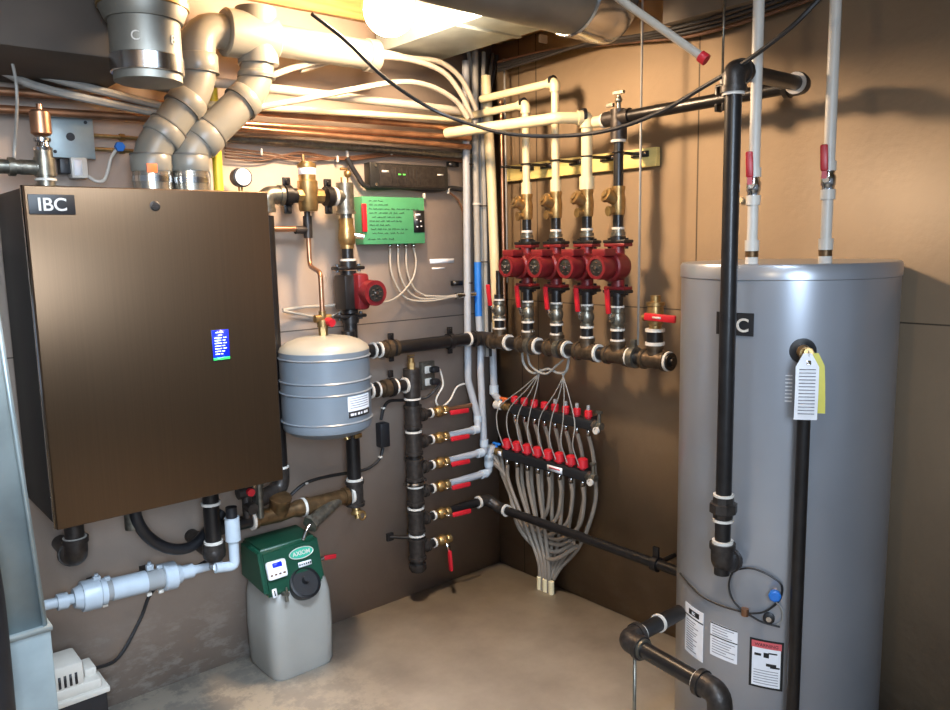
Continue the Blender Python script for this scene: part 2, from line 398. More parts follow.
bm = B(); box(bm, c+V((0, -.0036, -.040)), (0.05, 0.002, 0.007)); mk('status_bar', bm, 'screeng', dp)
bm = B()
for i, (a, b) in enumerate(((.010, .034), (.018, .030), (.006, .044), (.006, .040), (.006, .043), (.006, .038), (.006, .042), (.006, .036), (.006, .030))):
    for k in range(2):
        x0 = a+(b-a)*(.0 if k == 0 else .72); x1 = a+(b-a)*(.60 if k == 0 else 1)
        box(bm, c+V((-.025+(x0+x1)/2, -.0045, .038-i*.008)), (x1-x0, .0005, .0028))
mk('screen_text', bm, 'screenw', dp)

# ================================================================== plastic flues above the boiler
def flue(name, label, pts, ends, joints):
    t = th(name, label, 'flue pipe')
    mk('pipe', tube(B(), pts, 0.052, 24, 0.075), 'flue', t)
    for a, b in joints:
        a, b = V(a), V(b); mk('coupling', lathe(B(), a, b-a, [(0, .055), (.004, .058), ((b-a).length-.004, .058), ((b-a).length, .055)], 28), 'flue', t)
        mk('joint_ring', collar(B(), b, b-a, .0595, .004), 'flued', t)
    return t
o = 0.22
a0, a1, a2, a3 = L(152, 172, o), L(152, 150, o), L(200, 85, o), L(200, 28, o)
a3.x = a2.x; a4 = V((-1.24, -o, a3.z))
t = flue('flue_pipe', 'grey plastic flue elbowing up from the boiler top, with an orange sticker', [a0, a1, a2, a3, a4], 0,
     [(a0+V((0, 0, .0)), a0+V((0, 0, .05))), (a1+(a2-a1)*.16, a1+(a2-a1)*.34), (a1+(a2-a1)*.80, a1+(a2-a1)*.62), (a2+V((0, 0, .09)), a2+V((0, 0, .035)))])
c = L(152, 168, o+.058); bm = B(); box(bm, c, (.03, .004, .026), bev=.001); mk('sticker', bm, 'orange', t)
bm = B(); cyl(bm, (a0.x, -o, 1.664), a0+V((0, 0, .01)), .055); mk('steel_adapter', bm, 'flueband', t)
bm = B(); cyl(bm, (a0.x, -o, 1.700), (a0.x, -o, 1.716), .0572); mk('hose_clamp', bm, 'chrome', t)
b0, b1, b2 = L(190, 172, o), L(190, 152, o), L(257, 88, o)
b3 = V((b2.x+.01, -o, a3.z))
t = flue('flue_pipe', 'grey plastic flue beside the yellow gas pipe, rising to the big tee', [b0, b1, b2, b3], 0,
     [(b0, b0+V((0, 0, .05))), (b1+(b2-b1)*.12, b1+(b2-b1)*.30), (b1+(b2-b1)*.86, b1+(b2-b1)*.74), (b2+V((0, 0, .05)), b2+V((0, 0, .03)))])
bm = B(); cyl(bm, (b0.x, -o, 1.664), b0+V((0, 0, .01)), .055); mk('steel_adapter', bm, 'flueband', t)
bm = B(); cyl(bm, (b0.x, -o, 1.700), (b0.x, -o, 1.716), .0572); mk('hose_clamp', bm, 'chrome', t)
bm = B(); lathe(bm, V((-1.31, -o, a3.z)), (1, 0, 0), [(0, .066), (.006, .072), (.165, .072), (.171, .066)], 28); lathe(bm, b3+V((0, 0, -.085)), (0, 0, 1), [(0, .064), (.17, .064)], 24); mk('tee', bm, 'flue', t)
bm = B(); lathe(bm, (-1.14, -o, a3.z), (1, 0, 0), [(0, .05), (.34, .05), (.35, .047)], 24); mk('horizontal_pipe', bm, 'flue', t)
b5 = V((-0.79, -o, a3.z)); bm = B(); lathe(bm, b5, (1, 0, 0), [(0, .056), (.04, .056)], 24); mk('coupling', bm, 'flue', t)

# big steel flue stack
c = L(147, 60, .6); t = th('steel_flue_stack', 'shiny round steel stack with bright bands above the boiler, left of the grey flues', 'duct')
zb = L(147, 84, .6).z
bm = B(); lathe(bm, (c.x, -.6, zb), (0, 0, 1), [(0, .07), (.004, .080), (.03, .080), (.031, .083), (.145, .083), (.15, .086)], 36); mk('lower_pipe', bm, 'galvd', t)
bm = B(); lathe(bm, (c.x, -.6, zb+.022), (0, 0, 1), [(0, .084), (.002, .086), (.040, .086), (.042, .084)], 36); mk('band', bm, 'chrome', t)
bm = B(); lathe(bm, (c.x, -.6, zb+.145), (0, 0, 1), [(0, .09), (.03, .103), (.40, .103)], 36); mk('upper_pipe', bm, 'galvd', t)
bm = B(); lathe(bm, (c.x, -.6, zb+.175), (0, 0, 1), [(0, .103), (.002, .107), (.018, .107), (.02, .103)], 36); mk('rolled_bead', bm, 'brass', t)
def stack_bend(x, y, z, a0=-2.0, z0=zb+.085):
    a = a0+x/.084; r = .0838+z; return V((c.x+math.cos(a)*r, -.6+math.sin(a)*r, z0+y))
bm = B(); text(bm, 'C', .032, None, (1, 0, 0), (0, 0, 1), .0006, bend=lambda x, y, z: stack_bend(x, y, z, -2.3)); text(bm, '8', .032, None, (1, 0, 0), (0, 0, 1), .0006, bend=lambda x, y, z: stack_bend(x, y, z, -1.15)); mk('reflection_marks', bm, 'tape', t)  # letter-like reflections on the steel, drawn as raised characters

# ================================================================== duct at the left, hose in front
t = th('sheet_metal_duct', 'tall galvanised sheet metal duct at the left edge of the room', 'duct')
ex = P(30, 450, 0, -2.08); yd = ex.y
bm = B(); zj_ = P(46, 627, 1, yd).z; hb = [(-.4, 0), (0, 0), (0, .28), (-.4, .28)]
v0_ = [bm.verts.new((ex.x+x, yd+y, zj_)) for x, y in hb]; v1_ = [bm.verts.new((ex.x+x-(.038 if x == 0 else 0), yd+y, 1.66)) for x, y in hb]
for i in range(4): bm.faces.new((v0_[i], v0_[(i+1) % 4], v1_[(i+1) % 4], v1_[i]))
bm.faces.new(v0_); bm.faces.new(v1_); mk('upper_section', bm, 'galv', t)
bm = B(); box(bm, (ex.x-.20, yd+.135, zj_/2), (.405, .29, zj_), bev=.003); mk('lower_section', bm, 'galv', t)
bm = B(); box(bm, (ex.x-.20, yd+.135, zj_), (.411, .298, .010)); bar(bm, (ex.x-.006, yd-.002, zj_), (ex.x-.044, yd-.002, 1.66), .010, .006); mk('drive_cleat', bm, 'galv', t)
p = [Z(-14, 730, .1), P(-6, 640, 1, yd-.10), P(-8, 560, 1, yd-.09), P(-26, 470, 1, yd-.05)]
p = [V((P(-24, 640, 1, yd-.1).x, yd-.1, z)) for z in (0.0, .25)]+[P(-22, 600, 1, yd-.1), P(-48, 520, 1, yd-.08)]
bm = B(); tube(bm, spline(p, 6), .042, 16); solo('corrugated_hose', bm, 'black', 'thick black hose curving up in front of the sheet metal duct', 'hose')

# ================================================================== condensate pump
t = th('condensate_pump', 'small condensate pump, white vented lid on black base, by the left duct', 'pump')
bm = B(); box(bm, (-1.965, -.155, .09), (.31, .14, .18), bev=.008); mk('reservoir', bm, 'black', t)
bm = B(); box(bm, (-1.965, -.155, .186), (.325, .152, .018), bev=.004); box(bm, (-1.965, -.155, .208), (.29, .13, .035), bev=.01); mk('lid', bm, 'white', t)
bm = B(); box(bm, (-1.915, -.155, .255), (.10, .12, .08), bev=.012); mo = mk('motor_cover', bm, 'white', t)
bm = B()
for i in range(5): box(bm, (-1.949+i*.015, -.2155, .248), (.007, .003, .036))
mk('vent_slots', bm, 'black', mo)
bm = B(); box(bm, (-1.843, -.15, .235), (.035, .08, .03), bev=.006); mk('float_cover', bm, 'white', t)
pts = [V((-1.825, -.13, .215)), L(118, 658, .07), L(140, 620, .04), L(150, 595, .03), L(165, 580, .03), L(190, 570, .03), L(215, 556, .05)]
bm = B(); tube(bm, spline(pts), .006, 8); solo('drain_hose', bm, 'cable', 'black hose rising from the white-lidded pump to the clear tube', 'hose')

# ================================================================== neutraliser tube
t = th('condensate_neutralizer', 'clear plastic neutralizer tube with bulky white end caps below the boiler', 'filter tube')
A, E_ = L(38, 607, .12), L(215, 565, .12); A.z += 0.0; d = (E_-A)
def nt(u): return A+d*u
sx = lambda px: (L(px, 585, .12).x-A.x)/d.x
ax = d.normalized()
bm = B(); cyl(bm, nt(sx(95)), nt(sx(165)), .034, n=24); mk('clear_tube', bm, 'clear', t)
bm = B(); cyl(bm, nt(sx(98)), nt(sx(162)), .029, n=24); mk('mineral_media', bm, 'media', t)
bm = B(); cyl(bm, nt(sx(111)), nt(sx(146)), .0355, n=24); mk('label_sleeve', bm, 'pvc', t)
bm = B(); cyl(bm, nt(-.06), nt(sx(80)), .016); cyl(bm, nt(sx(55)), nt(sx(66)), .025); cyl(bm, nt(sx(72)), nt(sx(81)), .03, .04); lathe(bm, nt(sx(80)), ax, [(0, .046), (.005, .048), (.05, .048), (.055, .042), (.07, .042)], 18); mk('end_cap', bm, 'pvc', t)
bm = B(); lathe(bm, nt(sx(163)), ax, [(0, .042), (.004, .046), (.04, .046), (.045, .036), (.06, .03), (.062, .024), (.10, .024), (.102, .016), (.2, .012)], 18); mk('end_cap', bm, 'pvc', t)
for px in (97, 151):
    c = nt(sx(px)); bm = B(); box(bm, c+V((0, 0, .045)), (.022, .02, .02), bev=.003); box(bm, c+V((.03, 0, .038)), (.018, .016, .014), bev=.003); cyl(bm, c+V((0, 0, .05)), c+V((0, 0, .062)), .006); mk('vent_cap', bm, 'pvc', t)
for px in (103, 148, 160):
    c = nt(sx(px)); bm = B(); box(bm, c+V((0, .0, -.043)), (.016, .02, .012), bev=.002); mk('support_clip', bm, 'white', t)
for px in (100, 155):
    c = nt(sx(px)); bm = B(); box(bm, V((c.x, -.042, c.z)), (.02, .084, .02)); mk('standoff', bm, 'black', t)

# ================================================================== pipes below the boiler
c = L(75, 540, .2)
t = run('drop_pipe', 'short black pipe with elbow hanging below the left end of the boiler', 'pipe', [(c.x, -.2, .765), (c.x, -.2, .65)], .027, 'cast', [(V((c.x, -.2, .668)), (0, 0, 1), .033)])
elbow(t, (c.x, -.2, .668), (c.x, -.2, .615), (c.x, -.13, .60), .033)
bm = B(); cyl(bm, (c.x, -.14, .602), (c.x, .002, .597), .024); mk('wall_pipe', bm, 'iron', t)
c = L(132, 520, .2); bm = B(); box(bm, (c.x, -.2, .742), (.07, .06, .05), bev=.004); cyl(bm, (c.x, -.2, .72), (c.x, -.2, .655), .022); solo('drain_stub', bm, 'galvf', 'stubby grey drain outlet under the boiler, left of the black loop of hose', 'fitting')
h = [L(133, 505, .22), L(138, 522, .22), L(152, 540, .2), L(172, 549, .19), L(192, 546, .17), L(208, 530, .14), L(222, 512, .12)]
h[0].z = .77
bm = B(); tube(bm, spline(h), .018, 12); solo('flexible_hose', bm, 'black', 'thick black hose looping under the boiler', 'hose')
c = L(212, 520, .2); x = c.x
zt, zm = .765, L(212, 542, .2).z
t = run('return_riser', 'black vertical pipe with two white tape rings below the boiler, by the loop of hose', 'pipe', [(x, -.2, zt), (x, -.2, zm-.01)], .026, 'iron', [(V((x, -.2, L(212, 503, .2).z)), (0, 0, 1), .031), (V((x, -.2, zm)), (0, 0, 1), .031)])
bm = B(); ball(bm, (x, -.2, zm-.035), .038, (1, 1, 1)); cyl(bm, (x, -.2, zm-.035), (x, -.05, zm-.035), .03); cyl(bm, (x, -.2, zm-.004), (x, -.2, zm-.05), .036); cyl(bm, (x, -.06, zm-.035), (x, .0, zm-.035), .024); mk('elbow', bm, 'cast', t)
# white drain fitting
t = th('drain_fitting', 'white plastic drain elbow with wide socket left of the green pump unit', 'fitting')
oo = .27; a = L(233, 517, oo); b = L(234, 540, oo); c = L(235, 566, oo); e = L(218, 560, oo)
a.x = b.x = c.x
bm = B(); cyl(bm, b, a, .024); mk('socket', bm, 'pvc', t)
bm = B(); tube(bm, [b+V((0, 0, .01)), c, c+V((-.065, .0, .012))], .0165, 14, .02); mk('elbow', bm, 'pvc', t)
bm = B(); cyl(bm, a, a+V((0, 0, .035)), .018); mk('black_insert', bm, 'black', t)
bm = B(); tube(bm, [c+V((-.06, 0, .012)), E_+V((-.01, 0, 0))], .0125, 12); mk('inlet_tube', bm, 'pvc', t)

# clutter of valves under the boiler's right end
xx = L(240, 500, .24)
t = th('valve_cluster', 'dark valve body with red cap tucked under the right end of the boiler', 'valve')
c = L(247, 505, .2)
bm = B(); cyl(bm, (c.x, -.2, .765), (c.x, -.2, .60), .016); cyl(bm, (c.x-.03, -.2, .69), (c.x+.03, -.2, .69), .022); cyl(bm, (c.x, -.2, .64), (c.x, -.25, .64), .018); mk('body', bm, 'cast', t)
bm = B(); cyl(bm, (c.x, -.228, .695), (c.x, -.242, .695), .013); mk('red_cap', bm, 'red', t)
bm = B(); cyl(bm, (c.x+.055, -.18, .765), (c.x+.055, -.18, .58), .012); cyl(bm, (c.x+.055, -.18, .69), (c.x+.055, -.18, .72), .017); mk('grey_tube', bm, 'galvf', t)

# ================================================================== glycol feeder
jx0, jx1, jy0, jy1 = -1.285, -1.035, -.262, -.012
t = th('glycol_feeder', 'dark green feeder unit on a pale plastic jug on the floor under the boiler', 'feeder')
def jug():
    prof = [(0.0, .93), (.012, .97), (.16, 1.0), (.27, .97), (.315, .90), (.338, .78), (.345, .6)]
    bm = B(); rg = []
    cx, cy, hw = (jx0+jx1)/2, (jy0+jy1)/2, (jx1-jx0)/2; n = 48
    for z, s in prof:
        q = []
        for i in range(n):
            a = 2*math.pi*(i+.5)/n; ca, sa = math.cos(a), math.sin(a); e = 6.0
            r = 1/((abs(ca)**e+abs(sa)**e)**(1/e)); q.append(bm.verts.new((cx+ca*r*hw*s, cy+sa*r*hw*s, z)))
        rg.append(q)
    for a, b in zip(rg, rg[1:]):
        for i in range(n): bm.faces.new((a[i], a[(i+1) % n], b[(i+1) % n], b[i]))
    bm.faces.new(rg[0][::-1]); bm.faces.new(rg[-1]); return bm
mk('jug', jug(), 'jug', t)
# green housing: a leaning panel above the front of the jug
def hull(bm, prof, x0, x1, bev):                       # profile in y-z swept along x
    a = [bm.verts.new((x0, y, z)) for y, z in prof]; b = [bm.verts.new((x1, y, z)) for y, z in prof]; n = len(prof)
    for i in range(n): bm.faces.new((a[i], a[(i+1) % n], b[(i+1) % n], b[i]))
    bm.faces.new(a[::-1]); bm.faces.new(b)
    bmesh.ops.recalc_face_normals(bm, faces=bm.faces); bmesh.ops.bevel(bm, geom=list(bm.edges), offset=bev, segments=3, affect='EDGES'); return bm
gy0, gz0, gy1, gz1 = -.262, .315, -.215, .475
bm = B(); hull(bm, [(gy0, gz0), (gy1, gz1), (-.06, gz1+.005), (-.05, .335)], -1.298, -1.068, .014); hs = mk('housing', bm, 'dgreen', t)
fd = V((0, gy1-gy0, gz1-gz0)).normalized(); fn = V((1, 0, 0)).cross(fd)      # up the face; its outward normal
def fp(u, v, e=0.0): return V((-1.298+u*.23, gy0, gz0))+fd*(v*.167)+fn*e
mt3 = Matrix((V((1, 0, 0)), fn, fd)).transposed()
bm = B(); box(bm, fp(.21, .56, .010), (.072, .022, .062), bev=.008, mtx=mt3); ct = mk('control_pad', bm, 'paper', hs)
bm = B(); box(bm, fp(.21, .66, .0215), (.034, .003, .016), mtx=mt3); mk('display', bm, 'screen', ct)
bm = B()
for i in range(4): box(bm, fp(.10+i*.068, .47, .0215), (.009, .003, .006), bev=.001, mtx=mt3)
mk('buttons', bm, 'bcable', ct)
bm = B()
n = 28; e1 = [fp(.66, .74, .0015)+V((math.cos(2*math.pi*i/n), 0, 0))*.046+fd*math.sin(2*math.pi*i/n)*.019 for i in range(n)]
e2 = [q+fn*.002 for q in e1]; v1 = [bm.verts.new(q) for q in e1]; v2 = [bm.verts.new(q) for q in e2]
for i in range(n): bm.faces.new((v1[i], v1[(i+1) % n], v2[(i+1) % n], v2[i]))
bm.faces.new(v1); bm.faces.new(v2); lg = mk('logo_oval', bm, 'mint', hs)
bm = B(); tube(bm, [q+fn*.001 for q in e2]+[e2[0]+fn*.001], .0016, 6); text(bm, 'AXIOM', .021, fp(.66, .70, .0045), (1, 0, 0), fd, .0005, center=True, bold=.0004); mk('logo_lettering', bm, 'white', lg)
bm = B(); box(bm, fp(.69, .50, .0025), (.05, .003, .017), mtx=mt3); lb = mk('label_plate', bm, 'paper', hs)
bm = B(); 
for k in range(6): box(bm, fp(.60+k*.036, .50, .0045), (.005, .001, .006), mtx=mt3)
mk('label_print', bm, 'ink', lb)
bm = B(); box(bm, fp(.13, .10, .0025), (.016, .003, .030), mtx=mt3); l2 = mk('side_sticker', bm, 'paper', hs)
bm = B(); box(bm, fp(.13, .10, .0045), (.004, .001, .018), mtx=mt3); mk('sticker_print', bm, 'ink', l2)
cc = fp(.62, .02, 0)+V((0.0, -.002, .015))
bm = B(); lathe(bm, cc+V((0, .03, -.02)), fn+V((0, -.1, .5)), [(0, .05), (.03, .056), (.046, .056), (.050, .050), (.044, .046)], 32); lathe(bm, cc+V((0, .0, .012)), fn+V((0, -.1, .5)), [(0, .012), (.024, .012)]); mk('filler_cap', bm, 'black', t)
c = fp(.27, .03, .01); bm = B(); cyl(bm, c-fn*.01, c+fn*.018, .009); box(bm, c+fn*.015+V((0, 0, .012)), (.006, .006, .028), bev=.002); cyl(bm, c+fn*.01, c+fn*.01+V((0, -.004, -.025)), .006); mk('drain_cock', bm, 'galvf', t)
# small red valve handle on the wall right of the feeder
t = th('wall_valve', 'small wall valve with red lever right of the green feeder', 'valve')
a, b = L(313, 563, .06), L(324, 558, .06); bm = B(); cyl(bm, a+V((0, .06, 0)), a+V((0, -.008, 0)), .010); cyl(bm, a, b, .007); mk('body', bm, 'galvf', t)
bm = B(); bar(bm, b, L(336, 556, .062), .008, .018, bev=.003); mk('lever', bm, 'red', t)

# ================================================================== bronze strainer assembly
oo = .15
p0, p1, p2, p3, pe = L(214, 540, oo), L(250, 524, oo), L(303, 507, oo), L(350, 492, oo), L(357, 488, oo)
zz = (p3.z+p1.z)/2
def H(px, o=oo, z=None): q = L(px, 505, o); return V((q.x, -o, zz))
t = th('strainer_line', 'bronze check valve and strainer line running below the boiler to the black drop pipe', 'pipe')
bm = B(); cyl(bm, H(216), H(255), .024); mk('black_nipple', bm, 'iron', t)
bm = B(); lathe(bm, H(252), (1, 0, 0), [(0, .034), (.012, .034), (.016, .028), (.10, .032), (.15, .026), (.17, .032), (.19, .032)], 20); lathe(bm, H(278)+V((0, -.0, .0)), (.0, -.35, 1), [(0, .034), (.05, .036), (.056, .04), (.07, .04), (.075, .025)], 14); mk('check_valve', bm, 'bronze', t)
bm = B(); lathe(bm, H(305), (1, 0, 0), [(0, .034), (.012, .034), (.014, .029), (.16, .029), (.162, .034), (.178, .034)], 20); mk('strainer_body', bm, 'bronze', t)
s0 = H(340); s1 = L(313, 522, oo+.05); bm = B(); cyl(bm, s0, s1, .024, .026); cyl(bm, s1, s1+(s1-s0).normalized()*.018, .032, n=6); mk('strainer_leg', bm, 'galvf', t)
s2 = s1+(s1-s0).normalized()*.018; bm = B(); cyl(bm, s2, L(306, 531, oo+.06), .009); cyl(bm, L(306, 531, oo+.06), L(303, 540, oo+.06), .006); mk('blowdown_cock', bm, 'chrome', t)
for px in (251, 303, 351): mk('thread_tape', collar(B(), H(px), (1, 0, 0), .0345, .010), 'tape', t)
# vertical pipe behind expansion tank down to the drain
xv = L(354, 470, oo).x
t = run('drop_pipe', 'black vertical pipe coming down behind the grey expansion tank to a brass drain', 'pipe', [(xv, -oo, 1.19), (xv, -oo, zz+.01)], .0265, 'iron',
        [(V((xv, -oo, L(355, 493-14, oo).z)), (0, 0, 1), .032)], [((xv, -oo, L(355, 480, oo).z), (xv, -oo, zz-.045), .034)])
bm = B(); lathe(bm, (xv, -oo, zz-.045), (0, -.3, -1), [(0, .016), (.02, .016), (.022, .022), (.034, .022), (.036, .012), (.05, .012)], 16); ring(bm, (xv+.01, -oo-.03, zz-.08), (.3, -1, .2), .016, .004); mk('drain_cock', bm, 'brass', t)

# ================================================================== expansion tank
ec = L(326, 390, .25); ex_r = .158
def ez(py): return L(326, py, .25).z
zt_, zb_ = L(326, 349, .25+.15).z, L(326, 438, .25+.13).z
t = th('expansion_tank', 'grey ribbed expansion tank with cream dome top, hanging right of the boiler', 'expansion tank')
z1, z0 = 1.150, .842
pr = [(0, .02), (.004, .09), (.016, .128), (.034, .152), (.05, .156)]
for zc in (.065, .165, .205, .283):
    pr += [(zc-.004, .1555), (zc, .160), (zc+.004, .1555)]
pr += [(.305, .1555)]
bm = B(); lathe(bm, (ec.x, -.25, z0), (0, 0, 1), pr, 48); mk('shell', bm, 'exp', t)
bm = B(); lathe(bm, (ec.x, -.25, z0+.305), (0, 0, 1), [(0, .1555), (.012, .150), (.028, .128), (.040, .095), (.047, .05), (.049, .01)], 48); mk('dome', bm, 'expt', t)
bm = B(); a0_ = -1.75
g = []
def ebend(x, y, z, e=.157):
    a = -1.62+x/.157; return V((ec.x+math.cos(a)*(e+z), -.25+math.sin(a)*(e+z), z0+.085+y))
def epatch(bm, x0, x1, y0, y1, e):
    n = 8; G = []
    for i in range(n+1):
        x_ = x0+(x1-x0)*i/n; G.append([bm.verts.new(ebend(x_, y, 0, e_)) for e_, y in ((e-.002, y0), (e-.002, y1), (e, y1), (e, y0))])
    for a, b in zip(G, G[1:]):
        for k in range(4): bm.faces.new((a[k], a[(k+1) % 4], b[(k+1) % 4], b[k]))
    bm.faces.new(G[0]); bm.faces.new(G[-1]); return bm
lb = mk('label', epatch(B(), .0, .105, .0, .072, .1575), 'paper', t)
mk('label_band', epatch(B(), .0, .105, .0, .022, .158), 'ink', lb)
bm = B()
for i in range(5): epatch(bm, .008, .097, .032+i*.008, .0345+i*.008, .158)
mk('label_print', bm, 'grayink', lb)
bm = B()
for i, wd in enumerate((.012, .007, .010, .006, .011, .008)): epatch(bm, .008+i*.015, .008+i*.015+wd, .007, .015, .1586)
mk('band_lettering', bm, 'paper', lb)
# strap brackets and fittings
bm = B(); cyl(bm, (ec.x, -.25, z1+.04), (ec.x, -.25, z1+.075), .016, n=6); cyl(bm, (ec.x, -.25, z1+.075), (ec.x, -.25, z1+.10), .02); mk('top_nipple', bm, 'brass', t)
bm = B(); cyl(bm, (ec.x+.05, -.25-.03, z0+.005), (ec.x+.055, -.29, z0-.02), .012); box(bm, (ec.x+.09, -.30, z0-.01), (.03, .015, .015), bev=.003); mk('air_valve', bm, 'brass', t)
bm = B(); bar(bm, (ec.x-.155, -.2, z0+.055), (ec.x-.165, -.002, z0+.05), .02, .02); bar(bm, (ec.x+.12, -.16, z0+.05), (ec.x+.12, -.002, z0+.05), .02, .02); mk('bracket', bm, 'iron', t)
t = th('tank_valve', 'small brass valve with red knob on top of the grey expansion tank', 'valve')
cx_ = ec.x
bm = B(); cyl(bm, (cx_-.03, -.25, z1+.105), (cx_+.03, -.25, z1+.105), .013); cyl(bm, (cx_, -.25, z1+.10), (cx_, -.25, z1+.13), .013); mk('body', bm, 'brass', t)
bm = B(); cyl(bm, (cx_+.012, -.262, z1+.095), (cx_+.014, -.29, z1+.090), .014); mk('knob', bm, 'red', t)

# copper line: air separator to expansion tank
pt_ = [L(308, 228, .1), L(310, 255, .1), L(311, 266, .1), L(320, 268, .18), L(322, 285, .25)]
xq = L(308.5, 240, .1).x
zj = L(310, 266, .1).z
t = th('copper_line', 'thin copper pipe with a jog, dropping from the brass air separator to the grey tank', 'pipe')
bm = B(); tube(bm, [(xq, -.1, L(309, 232, .1).z), (xq, -.1, zj), (cx_, -.25, zj-.02), (cx_, -.25, z1+.12)], .0085, 12, .03); mk('pipe', bm, 'copper', t)
bm = B(); cyl(bm, (xq, -.1, L(309, 208, .1).z), (xq, -.1, L(309, 216, .1).z), .011); cyl(bm, (xq, -.1, L(309, 216, .1).z), (xq, -.1, L(309, 238, .1).z), .016); cyl(bm, (xq-.05, -.1, L(309, 230, .1).z), (xq, -.1, L(309, 230, .1).z), .014); mk('tee', bm, 'cast', t)
zc = L(285, 229, .1).z
bm = B(); cyl(bm, (L(268, 229, .1).x, -.1, zc), (xq-.03, -.1, zc), .010); mk('branch_pipe', bm, 'copper', t)

# ================================================================== upper left wall: supply line
oo = .12
zs = L(308, 196, oo).z
def S(px, dz=0.0): return V((L(px, 196, oo).x, -oo, zs+dz))
xr = L(271, 300, oo).x
t = th('supply_line', 'black pipe beside the boiler right edge, with a grey elbow at its top', 'pipe')
zlow = L(283, 466, oo).z
bm = B(); cyl(bm, (xr, -oo, zs-.07), (xr, -oo, zlow), .026); mk('vertical_pipe', bm, 'iron', t)
elbow(t, (xr, -oo, zs-.055), (xr, -oo, zs), (xr+.06, -oo, zs), .031, 'galvf')
mk('thread_tape', collar(B(), (xr, -oo, zlow), (0, 0, 1), .031), 'tape', t)
bm = B(); tube(bm, [(xr, -oo, zlow), (xr, -oo, zlow-.08), (xr-.14, -oo-.03, zlow-.10)], .030, 16, .07); mk('lower_elbow', bm, 'cast', t)
bm = B(); cyl(bm, S(283), S(296), .026); mk('nipple', bm, 'iron', t)
mk('thread_tape', collar(B(), S(281), (1, 0, 0), .031), 'tape', t)
t = th('air_separator', 'tall brass air separator between two black pipe clamps above the expansion tank', 'air separator')
bz = L(308, 208, oo).z
xs = S(308).x
bm = B(); lathe(bm, (xs, -oo, bz-.012), (0, 0, 1), [(0, .03), (.006, .034), (.10, .036), (.105, .036), (.108, .030), (.15, .030), (.152, .033), (.165, .033), (.168, .022), (.172, .022)], 28); cyl(bm, S(295), S(322), .026, n=8); cyl(bm, (xs-.012, -oo, bz+.158), (xs-.012, -oo, bz+.185), .005); mk('body', bm, 'brass', t)
bm = B(); lathe(bm, (xs, -oo, bz+.115), (0, 0, 1), [(0, .0305), (.001, .0312), (.022, .0312), (.023, .0305)]); mk('label_band', bm, 'paper', t)
for px, ds in ((287, 'black pipe clamp left of the brass air separator'), (328, 'black pipe clamp right of the brass air separator')):
    t = th('pipe_clamp', ds, 'pipe clamp', 'clamps by the air separator'); c = S(px)
    bm = B(); cyl(bm, c-V((.012, 0, 0)), c+V((.012, 0, 0)), .036); mk('ring', bm, 'iron', t)
    for s in (-1, 1):
        bm = B(); box(bm, c+V((0, 0, s*.047)), (.028, .012, .03), bev=.003); cyl(bm, c+V((0, -.004, s*.047)), c+V((0, -.014, s*.047)), .007); mk('ear', bm, 'iron', t)
    bm = B(); cyl(bm, c+V((0, .03, 0)), (c.x, -.001, c.z), .009); mk('standoff', bm, 'iron', t)
# tee and brass valve above the red pump
xt = L(347, 240, oo).x
t = th('return_line', 'grey tee with brass valve above the single red pump on the left wall', 'pipe')
bm = B(); cyl(bm, (xt, -oo, zs-.06), (xt, -oo, zs+.05), .032); cyl(bm, (xt-.065, -oo, zs), (xt, -oo, zs), .029); cyl(bm, (xt-.065, -oo, zs), (xt-.052, -oo, zs), .034); cyl(bm, (xt, -oo, zs-.062), (xt, -oo, zs-.05), .036); mk('tee', bm, 'galvf', t)
mk('thread_tape', collar(B(), S(334), (1, 0, 0), .034, .012), 'tape', t)
zv = L(348, 235, oo).z
bm = B(); cyl(bm, (xt, -oo, zs-.062), (xt, -oo, zv+.06), .022); mk('nipple', bm, 'galvf', t)
bm = B(); lathe(bm, (xt, -oo, zv-.05), (0, 0, 1), [(0, .026), (.014, .026), (.018, .030), (.04, .033), (.07, .030), (.085, .026), (.11, .028)], 10); mk('brass_valve', bm, 'brass', t)
bm = B(); cyl(bm, (xt+.02, -oo-.01, zv-.0), (xt+.055, -oo-.03, zv-.008), .011); mk('gauge_port', bm, 'chrome', t)
bm = B(); cyl(bm, (xt, -oo, zv-.05), (xt, -oo, zv-.115), .022); mk('lower_nipple', bm, 'iron', t)
bm = B(); cyl(bm, (xt, -oo, zs+.05), (xt, -oo, zs+.07), .014, n=6); ball(bm, (xt+.008, -oo-.01, zs+.082), .014); cyl(bm, (xt-.015, -oo, zs+.10), (xt+.012, -oo, zs+.10), .005); mk('relief_cap', bm, 'brass', t)

